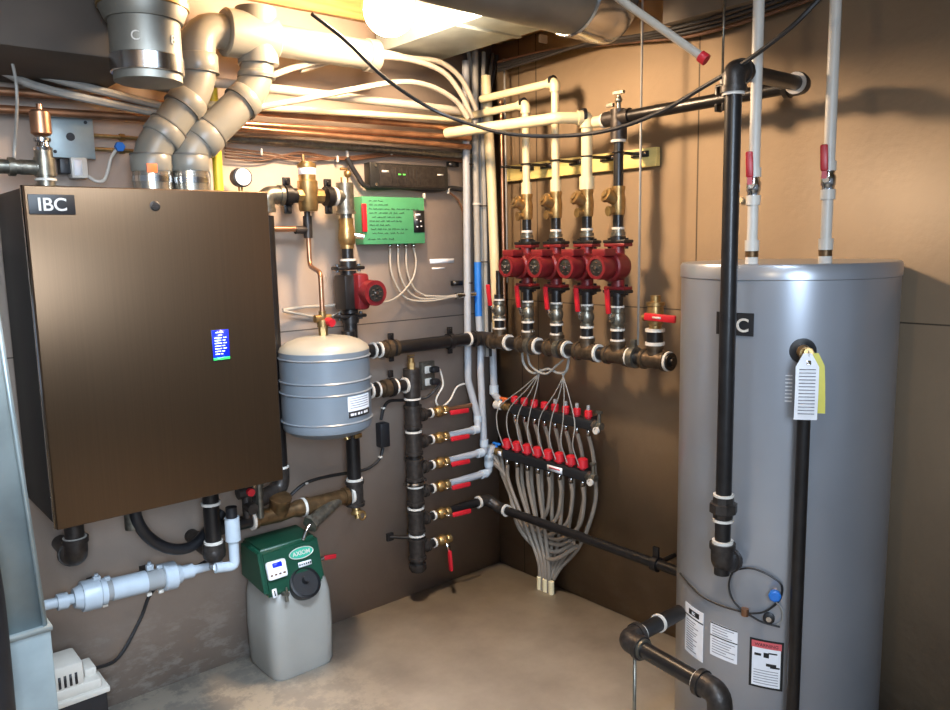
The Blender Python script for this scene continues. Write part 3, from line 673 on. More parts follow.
# ---- the pumps
def pump(label, at, s=1.0, group=None, cap=True):
    """in-line circulator; motor points along -x, flanges at top and bottom; built round `at` (pump centre on pipe)"""
    at = V(at); t = th('circulator_pump', label, 'pump', group); h = .083*s
    bm = B(); cyl(bm, at+V((0, 0, -h+.008)), at+V((0, 0, h-.008)), .024*s, n=18)
    lathe(bm, at+V((-.055*s, 0, 0)), (1, 0, 0), [(0, .047*s), (.006, .052*s), (.055, .052*s), (.075, .045*s), (.085, .030*s)], 28)
    for z in (-1, 1): box(bm, at+V((0, 0, z*(h-.006))), (.05*s, .094*s, .013), bev=.004)
    mk('volute', bm, 'pumpred', t)
    bm = B(); lathe(bm, at+V((-.055*s, 0, 0)), (-1, 0, 0), [(0, .040*s), (.004, .043*s), (.05, .043*s), (.058, .040*s)], 28)
    mo = mk('motor', bm, 'pumpred', t)
    bm = B(); lathe(bm, at+V((-.112*s, 0, 0)), (-1, 0, 0), [(0, .041*s), (.008, .041*s), (.009, .031*s), (.004, .030*s)], 28); mk('end_ring', bm, 'pumpred', mo)
    bm = B(); lathe(bm, at+V((-.113*s, 0, 0)), (-1, 0, 0), [(0, .031*s), (.003, .031*s), (.005, .027*s)], 24); fc = mk('nameplate', bm, 'darkface', mo)
    bm = B()
    for q in range(5):
        a = q*1.25+.3; c = at+V((-.119*s, math.cos(a)*.019*s, math.sin(a)*.019*s)); box(bm, c, (.001, .009*s, .004*s))
    cyl(bm, at+V((-.118*s, 0, .0)), at+V((-.124*s, 0, .0)), .006*s); mk('nameplate_print', bm, 'chrome', fc)
    bm = B(); box(bm, at+V((-.078*s, 0, .052*s)), (.060*s, .062*s, .026*s), bev=.005); mk('terminal_box', bm, 'pumpred', t)
    for z, nm in ((1, 'upper_flange'), (-1, 'lower_flange')):
        bm = B(); zc = at.z+z*(h+.006)
        box(bm, (at.x, at.y, zc), (.052*s, .100*s, .012), bev=.004); cyl(bm, (at.x, at.y, zc), (at.x, at.y, zc+z*.018), .028*s)
        for y in (-1, 1): cyl(bm, (at.x, at.y+y*.040*s, at.z+z*(h-.02)), (at.x, at.y+y*.040*s, zc+z*.012), .0065*s, n=6)
        mk(nm, bm, 'iron', t)
    return t
# left wall pump: motor faces the room, turned to the right
zp = L(352, 292, oo).z; ztop, zbot = L(348, 268, oo).z, L(348, 316, oo).z
t = th('circulator_pump', 'single red circulator pump on the left wall above the grey expansion tank', 'pump')
hz = (ztop-zbot)/2; zc = (ztop+zbot)/2
bm = B(); cyl(bm, (xt, -oo, zbot+.01), (xt, -oo, ztop-.01), .030); box(bm, (xt-.008, -oo, zc), (.066, .08, hz*1.45), bev=.008); mk('black_housing', bm, 'iron', t)
bm = B(); box(bm, (xt+.022, -oo-.03, zc+.002), (.05, .08, hz*1.5), bev=.012); cyl(bm, (xt+.045, -oo, zc), (xt+.045, -oo-.11, zc-.003), .047, n=28); mk('motor', bm, 'pumpred', t)
bm = B(); cyl(bm, (xt+.045, -oo-.11, zc-.003), (xt+.045, -oo-.115, zc-.003), .031); fc = mk('nameplate', bm, 'darkface', t)
bm = B()
for q in range(6):
    a = q*1.05+.3; box(bm, (xt+.045+math.cos(a)*.018, -oo-.116, zc-.003+math.sin(a)*.018), (.010, .002, .004))
cyl(bm, (xt+.045, -oo-.114, zc-.003), (xt+.045, -oo-.121, zc-.003), .006); mk('nameplate_print', bm, 'chrome', fc)
for zf, nm, sg in ((ztop, 'upper_flange', 1), (zbot, 'lower_flange', -1)):
    bm = B(); box(bm, (xt, -oo, zf), (.115, .055, .014), bev=.005); cyl(bm, (xt, -oo, zf), (xt, -oo, zf+sg*.026), .032)
    for x_ in (-1, 1): cyl(bm, (xt+x_*.046, -oo, zf-.014), (xt+x_*.046, -oo, zf+.014), .007, n=6)
    mk(nm, bm, 'iron', t)
mk('thread_tape', collar(B(), (xt, -oo, ztop+.03), (0, 0, 1), .030), 'tape', t)
bm = B(); cyl(bm, (xt+.09, -oo-.03, zc-.045), (xt+.12, -oo-.02, zc-.040), .008); mk('cable_gland', bm, 'chrome', t)
bm = B(); cyl(bm, (xt, -oo, zbot-.02), (xt, -oo, 1.12), .025); solo('short_nipple', bm, 'iron', 'short black pipe between the single red pump and the back of the expansion tank', 'pipe')

# ================================================================== black header, left wall
oo = .08; zh = 1.095
def HL(px): return V((L(px, 345, oo).x, -oo, zh))
t = th('header_pipe', 'long black pipe on the left wall from the expansion tank to the corner', 'pipe')
bm = B(); cyl(bm, HL(398), V((-.17, -oo, zh)), .027); mk('pipe', bm, 'iron', t)
bm = B(); cyl(bm, HL(350), HL(384), .026); mk('nipple', bm, 'iron', t)
bm = B(); lathe(bm, HL(380), (1, 0, 0), [(0, .034), (.012, .034), (.014, .028), (.026, .028), (.028, .037), (.05, .037), (.052, .029), (.066, .029), (.068, .034), (.08, .034)], 12); mk('union', bm, 'castb', t)
for px in (373, 379, 468): mk('thread_tape', collar(B(), HL(px), (1, 0, 0), .032, .009), 'tape', t)
for px, ds in ((391, 'black pipe clamp on the long left-wall pipe, nearest the expansion tank'), (450, 'black pipe clamp on the long left-wall pipe, nearest the corner')):
    t = th('pipe_clamp', ds, 'pipe clamp', 'clamps on the left-wall header'); c = HL(px)
    bm = B(); cyl(bm, c-V((.011, 0, 0)), c+V((.011, 0, 0)), .034); mk('ring', bm, 'iron', t)
    bm = B(); box(bm, c+V((0, .0, .046)), (.024, .012, .03), bev=.003); cyl(bm, c+V((0, 0, .05)), c+V((0, -.012, .05)), .006); box(bm, c+V((0, .0, -.042)), (.02, .012, .022), bev=.003); mk('ear', bm, 'iron', t)
    bm = B(); cyl(bm, c+V((0, .03, 0)), (c.x, -.001, c.z), .009); mk('standoff', bm, 'iron', t)

# second branch: expansion tank to vertical manifold
xm = -.537; zb2 = L(400, 386, oo).z
def H2(px): return V((L(px, 386, oo).x, -oo, zb2))
t = th('manifold_feed', 'short dark pipe and union joining the expansion tank side to the vertical manifold', 'pipe')
bm = B(); cyl(bm, H2(355), V((xm, -oo, zb2)), .024); mk('pipe', bm, 'iron', t)
bm = B(); lathe(bm, H2(376), (1, 0, 0), [(0, .031), (.012, .031), (.014, .027), (.03, .027), (.032, .036), (.06, .036), (.062, .028), (.08, .028), (.082, .032), (.095, .032)], 12); mk('union', bm, 'castb', t)
for px in (370, 377, 395, 405): mk('thread_tape', collar(B(), H2(px), (1, 0, 0), .0325, .008), 'tape', t)
t = th('pipe_clamp', 'black pipe clamp between expansion tank and vertical manifold', 'pipe clamp', 'clamps beside the manifold'); c = H2(391)
bm = B(); cyl(bm, c-V((.009, 0, 0)), c+V((.009, 0, 0)), .038); mk('ring', bm, 'iron', t)
bm = B(); box(bm, c+V((0, 0, .055)), (.022, .012, .03), bev=.003); mk('ear', bm, 'iron', t)
bm = B(); cyl(bm, c+V((0, .03, 0)), (c.x, -.001, c.z), .009); mk('standoff', bm, 'iron', t)

# ================================================================== vertical manifold
def zm_(py): return L(415, py, oo).z
t = th('vertical_manifold', 'thick black vertical manifold of stacked tees on the left wall near the corner', 'manifold')
bm = B(); cyl(bm, (xm, -oo, zm_(568)), (xm, -oo, zm_(372)), .029); mk('pipe', bm, 'iron', t)
br = [414, 441, 467, 491, 519, 547]
bm = B(); cyl(bm, (xm, -oo, zm_(368)), (xm, -oo, zm_(396)), .035); mk('top_tee', bm, 'cast', t)
for py in br:
    bm = B(); z = zm_(py+2)
    lathe(bm, (xm, -oo, z-.047), (0, 0, 1), [(0, .038), (.012, .038), (.013, .034), (.081, .034), (.082, .038), (.094, .038)], 22); cyl(bm, (xm, -oo, z), (xm+.055, -oo, z), .024); cyl(bm, (xm+.045, -oo, z), (xm+.058, -oo, z), .028); mk('tee', bm, 'cast', t)
for py in (398, 431, 460, 486, 508, 535): mk('thread_tape', collar(B(), (xm, -oo, zm_(py)), (0, 0, 1), .0355, .007), 'tape', t)
bm = B(); lathe(bm, (xm, -oo, zm_(565)-.03), (0, 0, 1), [(0, .030), (.01, .037), (.035, .037)], 8); mk('end_cap', bm, 'cast', t)
bm = B(); cyl(bm, (xm, -oo, zm_(368)), (xm, -oo, zm_(362)), .016, n=6); cyl(bm, (xm, -oo, zm_(362)), (xm, -oo, zm_(357)), .012); box(bm, (xm, -oo, zm_(355)), (.03, .008, .006)); mk('air_vent', bm, 'brass', t)
bm = B(); collar(bm, (xm, -oo, zm_(482)), (0, 0, 1), .043, .010); box(bm, (xm-.045, -oo, zm_(482)), (.02, .014, .012)); box(bm, (xm+.045, -oo, zm_(482)), (.02, .014, .012)); mk('band_clamp', bm, 'chrome', t)
bm = B(); cyl(bm, (xm-.02, -oo, zm_(537)), (xm-.085, -.01, zm_(537)), .007); box(bm, (xm-.085, -.006, zm_(537)), (.03, .012, .032)); mk('wall_bracket', bm, 'iron', t)

# branch ball valves
def hvalve(label, z, handle='out', group=None):
    t = th('ball_valve', label, 'valve', group); x0 = xm+.055
    bm = B(); cyl(bm, (x0, -oo, z), (x0+.045, -oo, z), .017); mk('nipple', bm, 'iron', t)
    mk('thread_tape', collar(B(), (x0+.036, -oo, z), (1, 0, 0), .0205, .009), 'tape', t)
    bm = B(); lathe(bm, (x0+.042, -oo, z), (1, 0, 0), [(0, .021), (.012, .021), (.016, .018), (.03, .025), (.046, .025), (.058, .018), (.062, .021), (.078, .021)], 10); cyl(bm, (x0+.08, -oo, z), (x0+.08, -oo-.038, z), .008); mk('body', bm, 'brass', t)
    if handle == 'out':
        bm = B(); bar(bm, (x0+.075, -oo-.036, z), (x0+.115, -oo-.042, z-.004), .003, .014, (0, 1, 0)); mk('lever', bm, 'chrome', t)
        bm = B(); bar(bm, (x0+.105, -oo-.044, z-.004), (x0+.20, -oo-.050, z-.006), .020, .012, (0, 1, 0), bev=.004); mk('grip', bm, 'red', t)
    else:
        bm = B(); bar(bm, (x0+.08, -oo-.036, z), (x0+.082, -oo-.042, z-.04), .016, .003, (0, 1, 0)); mk('lever', bm, 'chrome', t)
        bm = B(); bar(bm, (x0+.082, -oo-.044, z-.035), (x0+.084, -oo-.05, z-.125), .012, .020, (0, 1, 0), bev=.004); mk('grip', bm, 'red', t)
    return t
names = ['topmost', 'second from top', 'third from top', 'fourth from top', 'fifth from top']
ends = ['by a copper stub', 'its pale pipe bending up', 'with a pale pipe', 'with the lowest pale pipe', 'with a black pipe']
tv = None
for i in range(5):
    z = zm_(br[i]+2); lab = 'brass red-lever valve on the vertical manifold, %s, %s' % (names[i], ends[i])
    if tv is None: tv = hvalve(lab, z, 'out', 'branch valves on the vertical manifold'); fin(tv); zfirst = z
    else: dup(tv, (0, 0, z-zfirst), lab)
hvalve('bottom brass drain valve with hanging red lever on the vertical manifold', zm_(549), 'down', 'branch valves on the vertical manifold')
xo = xm+.055+.12
# pipes out of those valves
zA, zB, zC, zD, zE = [zm_(q+2) for q in br[:5]]
bm = B(); tube(bm, [(xo, -oo, zA), (-.225, -oo, zA)], .010, 12); solo('copper_stub', bm, 'copper', 'copper stub running right from the topmost manifold valve', 'pipe')
xA = L(468, 380, .05).x
t = th('plastic_pipe', 'pale vertical pipe left in the corner, bending to the second manifold valve', 'pipe')
ztop = 2.25
bm = B(); tube(bm, [(L(467, 130, .05).x, -.05, ztop), (xA, -.05, L(470, 380, .05).z), (L(478, 432, .07).x, -.07, zB+.055), (L(478, 437, .08).x, -.08, zB), (xo, -oo, zB)], .0155, 14, .02); mk('pipe', bm, 'pexg', t)
bm = B(); collar(bm, (L(478, 430, .07).x, -.07, zB+.045), (0, 0, 1), .019, .03); collar(bm, (L(477, 437, .08).x-.01, -.08, zB), (1, 0, 0), .019, .03); mk('crimp_fitting', bm, 'pvc', t)
xB = L(484, 440, .075).x; xb_ = L(478, 290, .035).x
t = th('plastic_pipe', 'pale vertical pipe in the middle of the corner bundle, joined to the third manifold valve', 'pipe')
bm = B(); tube(bm, [(xb_, -.035, L(478, 316, .035).z), (xb_+.004, -.04, 1.05), (xB, -.06, 0.95), (xB, -.075, zC+.02), (xB, -.075, zC), (xo, -oo, zC)], .0155, 14, .015); mk('pipe', bm, 'pexg', t)
bm = B(); collar(bm, (xB, -.075, zC+.04), (0, 0, 1), .0195, .03); collar(bm, (xB-.03, -.08, zC), (1, 0, 0), .0195, .03); mk('crimp_fitting', bm, 'pvc', t)
xC = L(489, 475, .07).x
t = th('plastic_pipe', 'pale pipe from the fourth manifold valve to the lower floor-heating rail', 'pipe')
bm = B(); tube(bm, [(xo, -oo, zD), (xC, -.07, zD), (xC, -.07, L(489, 452, .07).z), (R(494, 449, .08).x, R(494, 449, .08).y, R(500, 450, .08).z)], .0165, 14, .02); mk('pipe', bm, 'pexg', t)
bm = B(); collar(bm, (xC, -.07, zD+.05), (0, 0, 1), .021, .045); collar(bm, (xC, -.07, L(489, 455, .07).z-.01), (0, 0, 1), .021, .03); collar(bm, (xC-.035, -.074, zD), (1, 0, 0), .020, .03); mk('crimp_fitting', bm, 'pvc', t)
# upper branch C: from above down to the upper rail
yq = R(493, 380, .06).y
q0 = R(492, 340, .06); q1 = R(494, 394, .06)
t = th('plastic_pipe', 'pale vertical pipe right in the corner, ending at the upper floor-heating rail', 'pipe')
bm = B(); tube(bm, [(-.06, q1.y+.005, 1.15), (-.06, q1.y, q1.z), (-.075, R(500, 402, .08).y, R(500, 402, .08).z)], .0165, 14, .012); mk('pipe', bm, 'pexg', t)
bm = B(); collar(bm, (-.06, q1.y, q1.z+.02), (0, 0, 1), .021, .04); mk('crimp_fitting', bm, 'pvc', t)
# cream riser, orange tube, blue pipe, threaded rod in the corner
yc = R(496, 260, .09).y
bm = B(); tube(bm, [(-.09, yc, R(496, 330, .09).z), (-.09, yc+.02, 1.75), (-.09, yc+.045, 2.2)], .0205, 14); solo('plastic_riser', bm, 'cream', 'thick cream pipe rising just right of the corner beside the red pumps', 'pipe')
yo = R(502.5, 200, .03).y
bm = B(); tube(bm, [(-.03, yo, 2.1), (-.03, yo, 1.12)], .008, 10); solo('orange_tube', bm, 'copper', 'thin copper-coloured tube beside the thick cream corner pipe', 'pipe')
bm = B(); yr = R(508, 200, .05).y; cyl(bm, (-.06, yr, 2.26), (-.06, yr, 1.33), .004, n=8); solo('hanger_rod', bm, 'wire', 'thin steel rod nearest the corner, left of the first red pump', 'rod')
yr2 = R(640, 200, .15).y
t = th('hanger_rod', 'thin steel rod hanging from the ceiling to the right end of the pump header', 'rod')
bm = B(); cyl(bm, R(642.5, 0, .15)+V((0, 0, .03)), R(638, 345, .15), .0042, n=8); mk('rod', bm, 'wire', t)
xb_ = L(478, 290, .035).x
t = th('blue_pipe', 'pipe with a bright blue lower length running down the corner', 'pipe')
bm = B(); cyl(bm, (xb_, -.035, L(478, 316, .035).z), (xb_, -.035, L(478, 262, .035).z), .0165); mk('blue_sleeve', bm, 'blue', t)
bm = B(); tube(bm, [(xb_, -.035, L(478, 262, .035).z), (xb_, -.035, 1.9), (xb_+.01, -.035, 2.3)], .0145, 12); mk('grey_pipe', bm, 'wire', t)
bm = B(); collar(bm, (xb_, -.035, L(478, 204, .035).z), (0, 0, 1), .019, .008); mk('cable_tie', bm, 'white', t)
# dark cable bundle in the very corner
t = th('cable_bundle', 'bundle of dark grey cables strapped into the corner beside the blue pipe', 'cable')
for k, (dx, dy) in enumerate(((.0, .0), (.018, .002), (.005, -.02), (.022, -.022), (.028, -.008))):
    bm = B(); x0, y0 = -.100+dx, -.022+dy; tube(bm, spline([(x0-.05+.03*k, y0-.002*k, 2.3), (x0, y0, 2.0), (x0+.003, y0, 1.6), (x0, y0, 1.2), (x0+.002, y0, 1.0)], 5), .009, 8); mk('cable', bm, ['wire', 'cable', 'wire', 'cable', 'cable'][k], t)
bm = B(); ring(bm, (-.088, -.034, 1.42), (0, 0, 1), .033, .003); ring(bm, (-.088, -.034, 1.66), (0, 0, 1), .033, .003); mk('strap', bm, 'black', t)
for px, py in ((462, 164), (466, 283)):
    c = L(px, py, .05); t = th('pipe_bracket', 'small black bracket holding the pale corner pipe, %s' % ('near the dark control strip' if py < 200 else 'beside the steel sleeve'), 'bracket', 'corner pipe brackets')
    bm = B(); box(bm, (c.x-.02, -.012, c.z), (.05, .022, .02)); mk('plate', bm, 'iron', t); bm = B(); ring(bm, (L(469, py, .05).x, -.05, c.z), (0, 0, 1), .0175, .003); mk('band', bm, 'iron', t)
# steel sleeve where grey cables enter the corner
a, b = L(456, 296, .045), L(475, 294, .045)
bm = B(); cyl(bm, a, b, .011); cyl(bm, a, a+(b-a)*.2, .014); solo('cable_sleeve', bm, 'chrome', 'steel sleeve where the grey pump cables reach the corner', 'sleeve')

# ================================================================== right wall header
oo = .15; zr = 1.085
def HR(px): return V((-oo, R(px, 350, oo).y, zr))
yst = -.075
pys = [-.362, -.522, -.68, -.827]
y0v = R(499, 300, oo).y; yend = R(655, 340, oo).y
t = th('header_pipe', 'thick dark horizontal header under the row of red pumps on the right wall', 'pipe')
bm = B(); cyl(bm, (-oo, yst, zr), (-oo, R(672, 361, oo).y, zr), .025); mk('pipe', bm, 'iron', t)
elbow(t, (-.20, -.08, 1.092), (-oo, -.08, 1.092), (-oo, -.13, zr), .031)
for y in [y0v]+pys+[yend]:
    bm = B(); lathe(bm, (-oo, y+.05, zr), (0, -1, 0), [(0, .036), (.012, .036), (.014, .031), (.086, .031), (.088, .036), (.10, .036)], 22); cyl(bm, (-oo, y, zr), (-oo, y, zr+.05), .027); cyl(bm, (-oo, y, zr+.04), (-oo, y, zr+.054), .031); mk('tee', bm, 'castb', t)
for y in [y0v]+pys:
    mk('thread_tape', collar(B(), (-oo, y-.056, zr), (0, 1, 0), .034, .009), 'tape', t)
for px in (531, 560, 634):
    c = HR(px); bm = B(); collar(bm, c, (0, 1, 0), .039, .024); box(bm, c+V((0, 0, .05)), (.02, .02, .03), bev=.002); mk('union', bm, 'galvf', t)
bm = B(); lathe(bm, (-oo, yend-.05, zr), (0, -1, 0), [(0, .031), (.02, .031), (.022, .016), (.032, .016)], 18); mk('end_plug', bm, 'iron', t)
mk('thread_tape', collar(B(), (-oo, yend-.058, zr), (0, 1, 0), .035, .009), 'tape', t)
# stub in the corner joining to the left pipe, with rings either side
# vertical ball valve columns
def column(label, y, ztop_, lev=True):
    t = th('ball_valve', label, 'valve', 'valves on the pump header')
    z0 = zr+.05
    bm = B(); cyl(bm, (-oo, y, z0), (-oo, y, z0+.045), .022); mk('lower_nipple', bm, 'iron', t)
    for z in (z0+.006, z0+.045): mk('thread_tape', collar(B(), (-oo, y, z), (0, 0, 1), .0265, .008), 'tape', t)
    bm = B(); lathe(bm, (-oo, y, z0+.045), (0, 0, 1), [(0, .026), (.012, .026), (.016, .021), (.03, .027), (.046, .027), (.06, .021), (.064, .025), (.076, .025)], 10); cyl(bm, (-oo, y, z0+.083), (-oo-.038, y, z0+.083), .009); mk('body', bm, 'galvf' if label.find('pump') > 0 else 'brass', t)
    bm = B(); cyl(bm, (-oo, y, z0+.12), (-oo, y, ztop_), .020); mk('upper_nipple', bm, 'iron', t)
    mk('thread_tape', collar(B(), (-oo, y, z0+.128), (0, 0, 1), .024, .007), 'tape', t)
    bm = B(); bar(bm, (-oo-.038, y, z0+.083), (-oo-.05, y, z0+.115), .014, .003, (1, 0, 0)); mk('lever', bm, 'chrome', t)
    bm = B(); bar(bm, (-oo-.05, y, z0+.105), (-oo-.062, y, z0+.195), .020, .011, (1, 0, 0), bev=.004); mk('grip', bm, 'red', t)
    return t
zf0 = 1.497-.0; pc = (1.497+1.318)/2
which = ['first from the corner', 'second from the corner', 'third from the corner', 'fourth from the corner']
column('small brass red-lever valve at the corner end of the pump header', y0v, zr+.20)
bm = B(); cyl(bm, (-oo, y0v, zr+.20), (-oo, y0v, zr+.30), .012); solo('riser_stub', bm, 'iron', 'thin black riser above the corner-end valve', 'pipe')
cv = column('grey steel valve with red lever under the red pump %s' % which[0], pys[0], pc-.105); fin(cv)
pp = pump('red circulator pump in the right-wall row, %s' % which[0], (-oo, pys[0], pc), 1.0, 'red pumps on the right wall'); fin(pp)
for i in range(1, 4):
    dup(cv, (0, pys[i]-pys[0], 0), 'grey steel valve with red lever under the red pump %s' % which[i])
    dup(pp, (0, pys[i]-pys[0], 0), 'red circulator pump in the right-wall row, %s' % which[i])
# end relief valve
t = th('relief_valve', 'brass valve with horizontal red lever at the right end of the pump header', 'valve')
bm = B(); cyl(bm, (-oo, yend, zr+.05), (-oo, yend, zr+.105), .029); mk('nipple', bm, 'iron', t)
for z in (zr+.058, zr+.105): mk('thread_tape', collar(B(), (-oo, yend, z), (0, 0, 1), .034, .011), 'tape', t)
bm = B(); lathe(bm, (-oo, yend, zr+.11), (0, 0, 1), [(0, .022), (.012, .022), (.016, .026), (.06, .030), (.078, .027), (.08, .033), (.092, .033), (.094, .018), (.115, .018)], 14); cyl(bm, (-oo, yend, zr+.155), (-oo-.045, yend, zr+.155), .009); cyl(bm, (-oo, yend+.02, zr+.15), (-oo, yend+.05, zr+.145), .012); mk('body', bm, 'brass', t)
bm = B(); bar(bm, (-oo-.047, yend+.01, zr+.155), (-oo-.047, yend-.118, zr+.152), .012, .026, bev=.005); mk('lever', bm, 'red', t)
bm = B(); box(bm, (-oo-.0535, yend-.045, zr+.154), (.001, .035, .007)); mk('lever_print', bm, 'tape', t)

# ---- risers above the pumps
zfl = 1.497+.02
def riser(label, y, big=False):
    t = th('pump_riser', label, 'pipe', 'risers above the pumps')
    bm = B(); cyl(bm, (-oo, y, zfl), (-oo, y, 1.60), .0185); mk('nipple', bm, 'iron', t)
    bm = B(); lathe(bm, (-oo, y, zfl), (0, 0, 1), [(0, .026), (.012, .026), (.014, .022), (.022, .022)], 12); mk('bushing', bm, 'galvf', t)
    mk('thread_tape', collar(B(), (-oo, y, zfl+.026), (0, 0, 1), .0225, .008), 'tape', t)
    bm = B(); lathe(bm, (-oo, y, 1.59), (0, 0, 1), [(0, .022), (.01, .024), (.05, .026), (.078, .022), (.09, .025), (.10, .025)], 12)
    lathe(bm, (-oo, y, 1.635), V((-1, .35, .55)), [(0, .02), (.045, .021), (.047, .027), (.058, .027), (.060, .015), (.066, .015)], 16)
    lathe(bm, (-oo, y, 1.605), V((-1, .3, -.05)), [(0, .012), (.035, .013), (.036, .018), (.044, .018)], 12); mk('check_valve', bm, 'brass', t)
    return t
r0 = riser('brass valve and nipple above the red pump %s' % which[0], pys[0]); fin(r0)
for i in range(1, 4): dup(r0, (0, pys[i]-pys[0], 0), 'brass valve and nipple above the red pump %s' % which[i])

# cream pipes above the first three risers
tops = [R(527, 104, oo).z, R(556, 82, oo).z, R(587, 118, oo).z]
lab = ['cream plastic pipe rising from the first red pump and elbowing back to the corner', 'cream plastic pipe rising highest, from the second red pump', 'cream plastic pipe rising from the third red pump to the long front run']
def cream(i, ztop_, run_pts, label):
    t = th('plastic_pipe', label, 'pipe'); y = pys[i]; r = .0150 if i < 2 else .0205
    bm = B(); cyl(bm, (-oo, y, 1.69), (-oo, y, ztop_-.02), r); mk('vertical_pipe', bm, 'cream', t)
    bm = B(); cyl(bm, (-oo, y, 1.688), (-oo, y, 1.735), r*1.35); mk('adapter', bm, 'cream', t)
    bm = B(); a = V((-oo, y, ztop_)); b = V(run_pts[0]); tube(bm, [a+V((0, 0, -.035)), a, a+(b-a).normalized()*.035], r*1.3, 14, .02); mk('elbow', bm, 'cream', t)
    bm = B(); collar(bm, a+(b-a).normalized()*.012+V((0, 0, .006)), b-a, r*1.42, .012); mk('primer_ring', bm, 'black', t)
    bm = B(); tube(bm, [a]+run_pts, r, 14, .03); mk('horizontal_pipe', bm, 'cream', t)
    return t
def top_run(i, px, py, o2): q = P(px, py, 2, tops[i]); return V((q.x, q.y, tops[i]))
cream(0, tops[0], [V((-oo, -.03, tops[0]))], lab[0])
cream(1, tops[1], [V((-oo, -.10, tops[1]))], lab[1])
t = cream(2, tops[2], [V((-oo-.10, pys[2]+.06, tops[2])), V((-oo-.10, pys[2]+.10, tops[2])), V((-.34, -.10, tops[2]))], lab[2])

# fourth riser: black pipe, tee, long run to the tank
o4 = oo; y4 = pys[3]; z4 = 1.925
el = R(803, 82, .15)
t = th('black_riser', 'black pipe above the fourth red pump with tee and small valve on top', 'pipe')
bm = B(); cyl(bm, (-o4, y4, 1.69), (-o4, y4, z4-.01), .0175); mk('vertical_pipe', bm, 'iron', t)
bm = B(); cyl(bm, (-o4, y4, z4-.075), (-o4, y4, z4+.028), .029); cyl(bm, (-o4, y4+.06, z4), (-o4, y4-.05, z4), .027); mk('tee', bm, 'cast', t)
mk('thread_tape', collar(B(), (-o4, y4, z4-.078), (0, 0, 1), .027, .012), 'tape', t)
mk('thread_tape', collar(B(), (-o4, y4+.064, z4-.002), (0, 1, 0), .026, .012), 'tape', t)
bm = B(); cyl(bm, (-o4, y4, z4+.02), (-o4, y4, z4+.075), .008); box(bm, (-o4, y4, z4+.085), (.012, .045, .01)); box(bm, (-o4-.01, y4+.03, z4+.045), (.012, .03, .012)); ball(bm, (-o4, y4, z4+.06), .013); mk('vent_cock', bm, 'galvf', t)
bm = B(); cyl(bm, (-o4, y4+.064, z4-.002), (-o4, y4+.11, z4-.002), .020); mk('cream_stub', bm, 'cream', t)
t = th('black_pipe_run', 'long black pipe running right from the fourth pump, then down the water tank front', 'pipe')
zl_ = el.z; e1 = V((-o4, el.y, z4+.005)); bm = B(); cyl(bm, (-o4, y4-.05, z4), e1, .0205); mk('wall_run', bm, 'iron', t)
tb = K(721, 568, .0); kz = tb.z
# vertical pipe position: in front of the tank
vp = K(722, 565, .075); vx, vy = vp.x, vp.y
vt = P(734, 70, 2, 1.88); 
dd = ray(734, 70); tt = ((V((vx, vy, 0))-CAM).dot(V((dd.x, dd.y, 0))) + CAM.dot(V((0, 0, 0))))
hd = V((dd.x, dd.y)); hv = V((vx-CAM.x, vy-CAM.y)); s_ = hv.dot(hd)/hd.dot(hd); ztopv = CAM.z+dd.z*s_
top = V((vx, vy, ztopv)); bm = B(); cyl(bm, e1, top, .0205); mk('cross_pipe', bm, 'iron', t)
dx_ = (top-e1).normalized()
elbow(t, e1+V((0, .05, 0)), e1, e1+dx_*.05, .028)
elbow(t, top-dx_*.05, top, top-V((0, 0, .05)), .028)
mk('thread_tape', collar(B(), e1+V((0, -.0, 0))+dx_*.055, dx_, .030, .008), 'tape', t)
mk('thread_tape', collar(B(), top-V((0, 0, .056)), (0, 0, 1), .027, .008), 'tape', t)
zv0 = kz+.02; bm = B(); cyl(bm, (vx, vy, zv0), top-V((0, 0, .03)), .0205); mk('drop_pipe', bm, 'iron', t)
inn = (TC-V((vx, vy, 0))).normalized(); zb3 = K(722, 560, .075).z
elbow(t, (vx, vy, zb3+.045), (vx, vy, zb3-.01), V((vx, vy, zb3-.015))+inn*.05, .030)
bm = B(); cyl(bm, V((vx, vy, zb3-.015))+inn*.04, V((vx, vy, zb3-.015))+inn*.085, .021); mk('tank_nipple', bm, 'iron', t)
mk('thread_tape', collar(B(), (vx, vy, zb3+.052), (0, 0, 1), .0275, .008), 'tape', t)
zu = K(721, 507, .075).z
bm = B(); lathe(bm, (vx, vy, zu-.028), (0, 0, 1), [(0, .026), (.012, .027), (.016, .036), (.040, .036), (.042, .028), (.058, .027)], 8); mk('union', bm, 'cast', t)
for dz in (-.034, .034): mk('thread_tape', collar(B(), (vx, vy, zu+dz), (0, 0, 1), .0265, .006), 'tape', t)
# hanger with clamp on the cross pipe
c = P(722, 90, 1, e1.y*.35+top.y*.65); q = e1+(top-e1)*.9
hc = V((-o4, R(722, 97, o4).y, z4+.003))
t = th('pipe_hanger', 'steel rod with black clamp holding the long black pipe near the ceiling', 'hanger')
bm = B(); cyl(bm, hc+V((0, 0, .05)), (hc.x, hc.y, 2.36), .004, n=8); mk('rod', bm, 'galvf', t)
bm = B(); box(bm, hc+V((0, .012, .0)), (.03, .010, .075), bev=.002); box(bm, hc+V((0, -.012, .0)), (.03, .010, .075), bev=.002); cyl(bm, hc+V((0, -.02, .04)), hc+V((0, .02, .04)), .006); cyl(bm, hc+V((0, 0, .045)), hc+V((0, 0, .06)), .008, n=6); mk('clamp', bm, 'iron', t)

